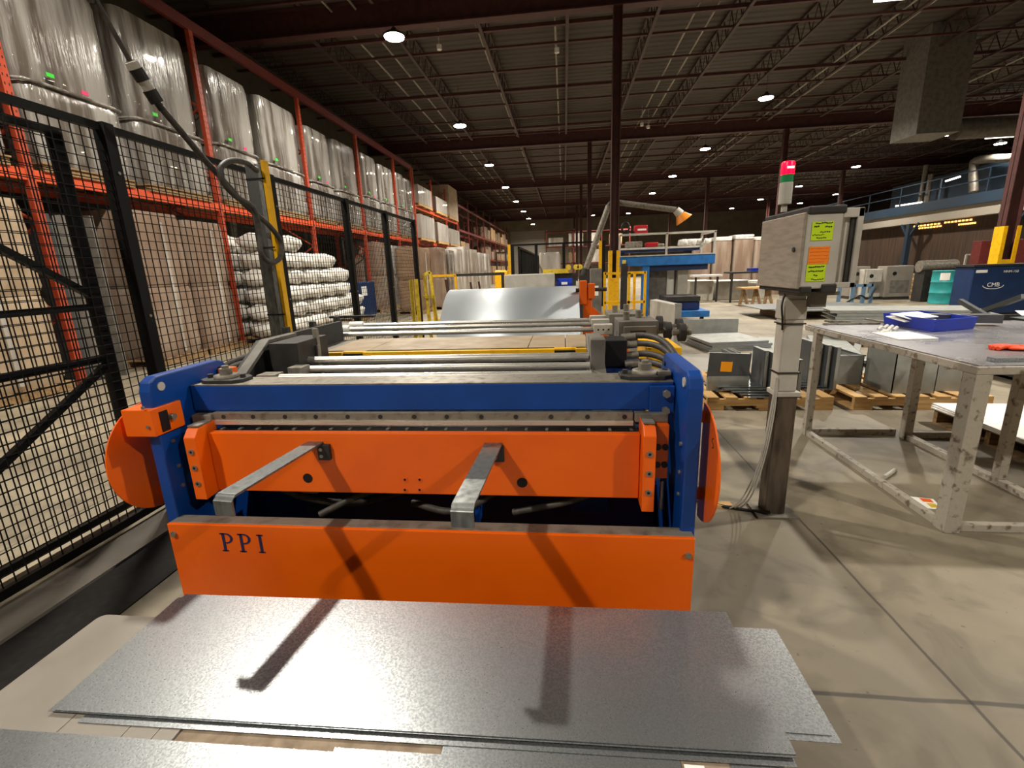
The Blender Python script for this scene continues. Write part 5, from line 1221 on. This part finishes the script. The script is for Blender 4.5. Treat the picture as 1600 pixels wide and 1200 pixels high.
for i in range(5):
    u0 = 1082 + i * 33; p = onY(u0, 375 - i, 20.5); x = p.x
    t = thing('wrapped_carton_pallet', 'tall brown carton stack with film on top in the far row, %s from the left' % ORD[i], 'pallet load', (x + .4, 21, 0), 'tall carton stacks in the far row')
    mb = MB(); wrapblock(mb, x + .02, x + .8, 20.5 + (i % 2) * .08, 21.5, 0, 2.15 + .03 * (i % 3), 80 + i, .015); mb.build('cartons', 'wrap_brown', t)
    mb = MB(); wrapblock(mb, x + .03, x + .79, 20.52 + (i % 2) * .08, 21.48, 2.16 + .03 * (i % 3), 2.3 + .05 * (i % 3), 90 + i, .03); mb.build('loose_film', 'bag', t)
# dark work benches + items behind partition
t = thing('dark_work_bench', 'dark table with a blue box in front of the tall carton stacks', 'table', (7.2, 17.2, 0)); a = onY(1140, 425, 17.2); b = onY(1200, 425, 17.2)
mb = MB(); mb.box(a.x, b.x, 17, 17.8, a.z - .06, a.z); mb.build('bench_top', 'dark_grey', t)
for x in (a.x + .02, b.x - .08): mb = MB(); mb.box(x, x + .06, 17.05, 17.11, 0, a.z - .06); mb.build('leg', 'dark_grey', t)
mb = MB(); mb.box(a.x + .7, a.x + 1.15, 17.2, 17.6, a.z, a.z + .1); single(mb, 'blue_box', 'tray_blue', 'small blue box on the dark far table', 'box')
t = thing('far_trolley', 'white topped trolley in front of the low grey boxes', 'trolley', (5.6, 16.8, 0)); a = onY(1082, 430, 17.6); b = onY(1128, 428, 17.6)
mb = MB(); mb.box(a.x, b.x, 17.5, 18.0, a.z - .07, a.z); mb.build('trolley_top', 'white', t); mb = MB(); mb.box(a.x + .1, a.x + .16, 17.6, 17.66, 0, a.z - .07); mb.build('leg', 'dark_grey', t); mb = MB(); mb.box(b.x - .16, b.x - .1, 17.6, 17.66, 0, a.z - .07); mb.build('leg', 'dark_grey', t)
# blue pallet truck/ lift near (1090,475)
t = thing('blue_lift_cart', 'low blue lift cart right of the press', 'cart', (3.0, 12, 0))
a = onY(1042, 461, 11.6); b = onY(1095, 461, 11.6)
mb = MB(); mb.box(a.x, b.x, 11.6, 12.5, .50, .62); mb.build('cart_top', 'dark_grey', t, bev=.01)
mb = MB(); mb.box(a.x + .1, b.x, 11.65, 12.45, .30, .49); mb.build('cart_frame', 'dark_blue', t, bev=.01)
mb = MB(); mb.box(a.x + .1, b.x + .2, 11.5, 12.4, .14, .29); mb.build('cart_base', 'press_blue', t, bev=.01)
mb = MB()
for x in (a.x + .2, b.x + .05): mb.cyl((x, 11.7, .07), (x + .06, 11.7, .07), .07, 14)
mb.build('wheel', 'black', t)
# white machines
def white_machine(u0, u1, v0, v1, Y_, lab, grille):
    a = onY(u0, v0, Y_); b = onY(u1, v1, Y_); t = thing('white_machine', lab, 'machine', ((a.x + b.x) / 2, Y_ + .4, 0))
    mb = MB(); mb.box(a.x, b.x, Y_, Y_ + .5, .08, a.z); mb.build('machine_body', 'light_grey' if 'grey' in lab else 'beige', t, bev=.02)
    mb = MB(); w_ = b.x - a.x; mb.box(a.x + w_ * .2, b.x - w_ * .12, Y_ - .01, Y_ - .001, .22, .22 + (a.z - .2) * .45); mb.build('vent_grille', 'grey_paint', t)
    mb = MB(); mb.cyl((a.x + w_ * .3, Y_ - .012, a.z * .78), (a.x + w_ * .3, Y_, a.z * .78), .06, 16); mb.build('dial', 'black', t)
    mb = MB(); mb.box(a.x, b.x, Y_ + .02, Y_ + .48, 0, .08); mb.build('plinth', 'dark_grey', t)
    return t
white_machine(1387, 1421, 416, 466, 16.6, 'tall white machine with a square vent left of the teal drum', True)
white_machine(1355, 1376, 421, 466, 16.8, 'narrow light grey machine between the two white ones', True)
white_machine(1333, 1354, 417, 464, 17.2, 'white machine standing behind the blue frame', True)
t = thing('blue_frame_stand', 'small slate blue steel frame stand in front of the white machines', 'stand', (9.2, 15.4, 0))
a = onY(1312, 445, 15.5); b = onY(1365, 445, 15.5)
for x in (a.x, a.x + .38, a.x + .68, b.x - .05): mb = MB(); mb.box(x, x + .08, 15.5, 15.58, 0, a.z); mb.build('leg', 'slate_blue', t)
mb = MB(); mb.box(a.x, b.x, 15.5, 15.58, a.z - .08, a.z); mb.box(a.x, a.x + .08, 15.5, 16.1, a.z - .08, a.z); mb.build('top_bar', 'slate_blue', t)
mb = MB(); mb.tube(bez([(a.x + .2, 15.4, .05), (a.x + .5, 15.3, .25), (a.x + .8, 15.4, .15), (a.x + 1.0, 15.45, .45)]), .025, 8); mb.build('hose', 'black', t)
mb = MB(); mb.lathe((a.x - .25, 16.4, 0), [(.16, 0), (.16, .7)], 20); single(mb, 'brown_drum', 'cardboard', 'small brown fibre drum left of the blue frame stand', 'drum')
# teal drum
dp = onZ(1470, 474, 0)
t = thing('teal_drum', 'teal steel oil drum with a white label', 'drum', (dp.x, dp.y, 0))
mb = MB(); r0 = .30; prof = [(r0, 0), (r0 + .01, .01), (r0, .03), (r0, .29), (r0 + .014, .305), (r0, .32), (r0, .59), (r0 + .014, .605), (r0, .62), (r0, .9), (r0 + .012, .91), (r0, .925)]
mb.lathe((dp.x, dp.y, 0), prof, 32); mb.build('drum_body', 'teal', t)
mb = MB(); 
for k in range(5):
    a0 = R(212 + k * 8); a1 = R(212 + (k + 1) * 8); P4 = [(dp.x + (r0 + .006) * math.cos(a_), dp.y + (r0 + .006) * math.sin(a_), z) for a_, z in ((a0, .66), (a1, .66), (a1, .86), (a0, .86))]; mb.add(P4, [(0, 1, 2, 3)])
mb.build('drum_label', 'paper', t)
t = thing('motor_on_drum', 'grimy grey machine part lying behind the teal drum', 'machine part', (dp.x - .2, dp.y + .8, 0)); a = onY(1437, 410, dp.y + .8); b = onY(1492, 418, dp.y + .8)
mb = MB(); mb.cyl((a.x, dp.y + .8, a.z - .12), (b.x, dp.y + .8, a.z - .12), .17, 20); mb.build('part_body', 'dull_steel', t); mb = MB(); mb.box(a.x + .05, b.x - .05, dp.y + .6, dp.y + 1.0, 0, a.z - .25); mb.build('stand', 'dark_grey', t)
mb = MB(); mb.tube([(dp.x + .5 + .22 * math.cos(k * .33), dp.y + .0, .55 + .3 * math.sin(k * .33)) for k in range(20)], .03, 8); single(mb, 'hose_coil', 'green', 'green hose coil hanging between the drum and the blue machine', 'hose')
for i in range(8):
    mb = MB(); a = onY(1422, 450, 17.3); mb.box(a.x, a.x + 1.1, 17.2, 18.2, .0 + i * .095, .085 + i * .095); single(mb, 'timber_plank', 'old_wood' if i % 2 else 'pallet_wood', 'timber board in the stack left of the teal drum, %s from the bottom' % ORD[i], 'timber', 'timber boards left of the drum')
# blue CMB machine
Yc = 11.3
a = onY(1524, 417, Yc); b = onY(1514, 470, Yc); e = onY(1589, 417, Yc)
t = thing('navy_machine', 'navy blue machine cabinet with white lettering at the right edge', 'machine', (a.x + 1, Yc + .6, 0))
mb = MB(); mb.box(a.x - .02, e.x + 1.5, Yc, Yc + .5, .1, a.z); mb.build('cabinet', 'navy', t, bev=.02)
mb = MB(); mb.box(a.x - .04, e.x + 1.52, Yc - .02, Yc + .52, a.z, a.z + .04); mb.build('lid', 'dark_grey', t)
mb = MB(); mb.box(a.x, e.x + 1.48, Yc + .03, Yc + .47, 0, .1); mb.build('plinth', 'black', t)
def textobj(s, size, loc, mt, par, name='lettering', lab=None):
    cu = bpy.data.curves.new(name, 'FONT'); cu.body = s; cu.size = size; cu.extrude = .001; cu.align_x = 'CENTER'; cu.align_y = 'CENTER'
    tmp = bpy.data.objects.new(name, cu); COL.objects.link(tmp); bpy.context.view_layer.update()
    me = bpy.data.meshes.new_from_object(tmp.evaluated_get(bpy.context.evaluated_depsgraph_get())); bpy.data.objects.remove(tmp)
    me.materials.clear(); me.materials.append(MAT[mt])
    o = bpy.data.objects.new(name, me); COL.objects.link(o); o.parent = par; o.location = Vector(loc) - OFF[par.name]; o.rotation_euler = (math.pi / 2, 0, 0)
    if lab: o['label'] = lab
    return o
lg = onY(1552, 445, Yc - .005)
textobj('CMB', .12, (lg.x, Yc - .006, lg.z), 'paper', t, lab='white lettering')
mb = MB(); mb.tube([(lg.x + .2 * math.cos(k), Yc - .006, lg.z - .01 + .075 * math.sin(k)) for k in [math.pi + math.pi * i / 16 for i in range(17)]], .007, 6); mb.build('emblem_ring', 'paper', t)
lg = onY(1580, 424, Yc - .005); textobj('HNM-150', .07, (lg.x, Yc - .006, lg.z), 'paper', t)
lg = onY(1535, 424, Yc - .005); mb = MB(); mb.box(lg.x - .12, lg.x + .1, Yc - .006, Yc - .001, lg.z - .03, lg.z + .03); mb.build('paper_label', 'paper', t)
# red brown bin, yellow panel
Yr = 14.6; a = onY(1535, 376, Yr); b = onY(1562, 440, Yr)
t = thing('rust_red_container', 'rust red container wall behind the navy machine', 'container', (a.x + .8, Yr + .5, 0)); mb = MB(); mb.box(a.x, a.x + 2.2, Yr, Yr + .3, 0, a.z); mb.build('container_body', 'rack_red', t, bev=.01)
mb = MB(); mb.box(a.x + .25, a.x + .6, Yr - .01, Yr - .001, .9, a.z - .25); mb.build('door_opening', 'black', t)
a = onY(1510, 398, 15.2); t = thing('white_handrail', 'small white tube handrail left of the rust red container', 'rail', (a.x, 15.2, 0))
for s0, s1 in (((a.x, 15.2, 0), (a.x, 15.2, a.z)), ((a.x, 15.2, a.z), (a.x + .5, 15.2, a.z)), ((a.x + .5, 15.2, 0), (a.x + .5, 15.2, a.z))): mb = MB(); mb.bar(s0, s1, .04); mb.build('rail_tube', 'light_grey', t)
# yellow pole near (1338,395)
a = onY(1340, 380, 17); mb = MB(); mb.cyl((a.x, 17, 0), (a.x, 17, a.z), .03, 10); t = thing('marker_pole', 'thin pole with a yellow tip behind the control box', 'pole', (a.x, 17, 0)); mb.build('pole', 'light_grey', t); mb = MB(); mb.cyl((a.x, 17, a.z - .35), (a.x, 17, a.z + .02), .045, 10); mb.build('yellow_tip', 'neon', t)

# ============================================================ MEZZANINE, DUCTS
MX = 20.0
def mz(u, v): return onX(u, v, MX)
t = thing('mezzanine', 'blue steel mezzanine floor with beige soffit along the right side', 'mezzanine', (MX, 30, 2.8))
zb = mz(1440, 350).z; 
mb = MB(); mb.box(MX - .15, MX + .15, 16, 52, mz(1445, 331).z, mz(1445, 331).z + .5); mb.build('edge_beam', 'mezz_blue', t)
zt_ = mz(1445, 331).z; zb = mz(1445, 347).z
mb = MB(); mb.box(MX, MX + 5, 16, 52, zb, zt_); mb.build('soffit_band', 'mezz_beige', t)
ztop = zt_ + .5
for i in range(12):
    y = 17 + 3 * i; mb = MB(); mb.box(MX - .1, MX - .05, y, y + .06, ztop, ztop + 1.05); mb.build('railing_post', 'mezz_blue', t)
for dz in (.55, 1.05): mb = MB(); mb.box(MX - .1, MX - .06, 16, 52, ztop + dz, ztop + dz + .05); mb.build('railing_bar', 'mezz_blue', t)
for i, y in enumerate((24.5, 31.0, 40.0)):
    mb = MB(); mb.box(MX - .12, MX + .12, y - .12, y + .12, 0, zb); mb.bar((MX, y, zb - .8), (MX, y - .7, zb), .1); mb.bar((MX, y, zb - .8), (MX, y + .7, zb), .1); mb.build('support_post', 'mezz_blue', t)
t = thing('strip_curtain', 'dark brown curtain wall under the mezzanine', 'curtain', (MX + .6, 34, 0)); mb = MB(); mb.box(MX + .5, MX + .6, 16, 52, 0, zb - .01); mb.build('curtain_sheet', 'curtain', t)
for i, (u0, v0, u1, v1) in enumerate(((1427, 354, 1470, 351), (1435, 357, 1472, 354), (1475, 348, 1520, 345), (1497, 351, 1525, 349))):
    a = onX(u0, v0, MX + .45); b = onX(u1, v1, MX + .45); t = thing('orange_slot_light', 'row of small glowing orange slots on the curtain wall, %s' % ['upper left', 'lower left', 'upper right', 'lower right'][i], 'light', (MX + .45, a.y, a.z), 'orange slots under the mezzanine'); mb = MB(); n = 8
    for k in range(n): y = a.y + (b.y - a.y) * k / n; mb.box(MX + .46, MX + .49, y, y + (b.y - a.y) / n * .55, a.z - .04, a.z + .04)
    mb.build('slot_row', 'strip_glow', t)
# stuff on mezzanine: big pipes
for i, (pts, r0) in enumerate((([(1600, 246), (1530, 250), (1522, 262), (1521, 300)], .2), ([(1600, 262), (1540, 270), (1500, 285), (1450, 300)], .15))):
    mb = MB(); mb.tube(bez([onX(u, v, MX + 1.2 + i) for u, v in pts], 5), r0, 14); single(mb, 'silver_duct', 'duct', ['thick silver duct elbow above the mezzanine', 'long thin silver duct along the mezzanine wall'][i], 'duct')
for i, (u, v) in enumerate(((1445, 275), (1452, 290))):
    a = onX(u, v, MX + 1); mb = MB(); mb.cyl((a.x, a.y, ztop), (a.x, a.y, a.z + .6), .13, 12); single(mb, 'vertical_duct', 'duct', 'upright silver pipe on the mezzanine, %s from the left' % ORD[i], 'duct')
for i, (u0, v0, u1, v1) in enumerate(((1400, 322, 1440, 316), (1478, 283, 1500, 276), (1540, 216, 1583, 213))):
    a = onX(u0, v0, MX + .8); b = onX(u1, v1, MX + .8); mb = MB(); mb.bar(a, b, .07); single(mb, 'tube_lamp', 'tube_light', 'linear tube lamp over the mezzanine, %s from the left' % ORD[i], 'lamp')
t = thing('mezzanine_cabinet', 'teal grey equipment block standing on the mezzanine', 'equipment', (MX + 1, 30, ztop)); mb = MB(); mb.box(MX + 1.8, MX + 3.5, 24, 36, ztop - .499, ztop + 1.6); mb.build('block', 'mezz_blue', t)
# big ventilation box & duct top right
YD = 17.0
t = thing('ventilation_duct', 'dark hanging ventilation box with a round silver duct at upper right', 'duct', onY(1470, 222, YD))
a = onY(1438, 166, YD); b = onY(1497, 222, YD); mb = MB(); mb.box(a.x, b.x, YD, YD + 1.2, b.z + .3, ZC - .02)
mb.build('plenum_box', 'grey_paint', t)
a = onY(1498, 198, YD + .5); b = onY(1620, 190, YD + .5); mb = MB(); mb.cyl((a.x, YD + .6, a.z - .05), (b.x + 3, YD + .6, a.z - .05), .3, 24); mb.build('round_duct', 'duct', t)

# ============================================================ FOREGROUND SHEETS AND BOARDS
def slab(name, x0, x1, y0, y1, z, mt, lab, cat='sheet metal', h=.0015, rz=0, group=None, tilt=0):
    c_ = ((x0 + x1) / 2, (y0 + y1) / 2, z + h / 2)
    mb = MB(); mb.obox(c_, (x1 - x0, y1 - y0, h), Matrix.Rotation(rz, 3, 'Z') @ Matrix.Rotation(tilt, 3, 'X')); return single(mb, name, mt, lab, cat, group)
G = 'cut sheets stacked in front of the shear'
slab('galvanised_sheet', -1.229, .463, .793, 1.205, .408, 'galv', 'topmost cut galvanised sheet in front of the shear', rz=.018, group=G)
slab('galvanised_sheet', -1.245, .462, .79, 1.19, .4055, 'galv', 'second cut galvanised sheet, showing a thin margin at the left', rz=.016, group=G)
slab('galvanised_sheet', -.4, .562, .86, 1.166, .4035, 'galv', 'galvanised sheet sticking out furthest to the right of the stack', rz=0, group=G)
slab('galvanised_sheet', -.6, .575, .845, 1.168, .4015, 'galv', 'galvanised sheet just below the one sticking out furthest right', rz=0, group=G)
slab('galvanised_sheet', -1.15, .458, .775, 1.15, .3985, 'galv', 'galvanised sheet at the bottom of the near stack, front edge exposed', rz=.018, group=G)
slab('galvanised_sheet', -1.45, -.27, .2, .738, .3975, 'galv', 'galvanised sheet at the bottom left corner of the view', rz=.015, group=G)
slab('galvanised_sheet', -.5, .33, .1, .758, .3992, 'galv', 'galvanised sheet at the bottom centre of the view', rz=.015, group=G)
slab('galvanised_sheet', -.268, .232, .3, .806, .3965, 'galv', 'galvanised sheet showing between the two piles right of the chipboard', rz=.01, group=G)
slab('sheet_offcut', .235, .275, .3, .775, .4012, 'white', 'narrow white strip near the bottom right of the sheets', 'strip')
slab('steel_offcut', .335, .44, .3, .80, .3950, 'galv', 'small steel offcut under the right end of the stack', rz=.02)
# beige boards: planks
zb_ = .379
bo = [(-1.46, -1.04), (-1.035, -.905), (-.90, -.80), (-.795, -.745)]
bx = [onZ(125, 1111, .397).x, onZ(224, 1114, .397).x, onZ(268, 1118, .397).x, onZ(298, 1121, .397).x]
edges = [-1.62] + bx
o = None
# rounded corner first board
x0, x1, y0, y1, rr = -1.445, bx[0] - .002, .25, 1.10, .025
poly = [(x1, y0), (x1, y1), (x0 + rr, y1)] + [(x0 + rr - rr * math.sin(R(a_)), y1 - rr + rr * math.cos(R(a_))) for a_ in (22, 45, 68, 90)] + [(x0, y0)]
mb = MB(); mb.prism(poly, 'z', zb_, zb_ + .018); single(mb, 'beige_board', 'beige', 'widest beige board with a rounded corner at the left of the sheet stack', 'board', bev=.002)
for i in range(3):
    slab('beige_board', bx[i] + .001, bx[i + 1] - .001, .25, 1.13, zb_, 'beige', 'narrow beige board under the sheets, %s from the wide one' % ORD[i], 'board', h=.018)
slab('chipboard_panel', bx[3] + .003, .43, .25, 1.2, zb_ - .003, 'osb', 'speckled brown chipboard showing between the two sheet stacks', 'board', h=.018)
t = thing('pallet_stack_base', 'dark timber pallet carrying the beige boards and sheet stack', 'pallet', (-.6, .7, 0))
for z in (.001, .188):
    pallet_parts(t, -1.4, .38, .25, 1.10, z, .186, 'old_wood')
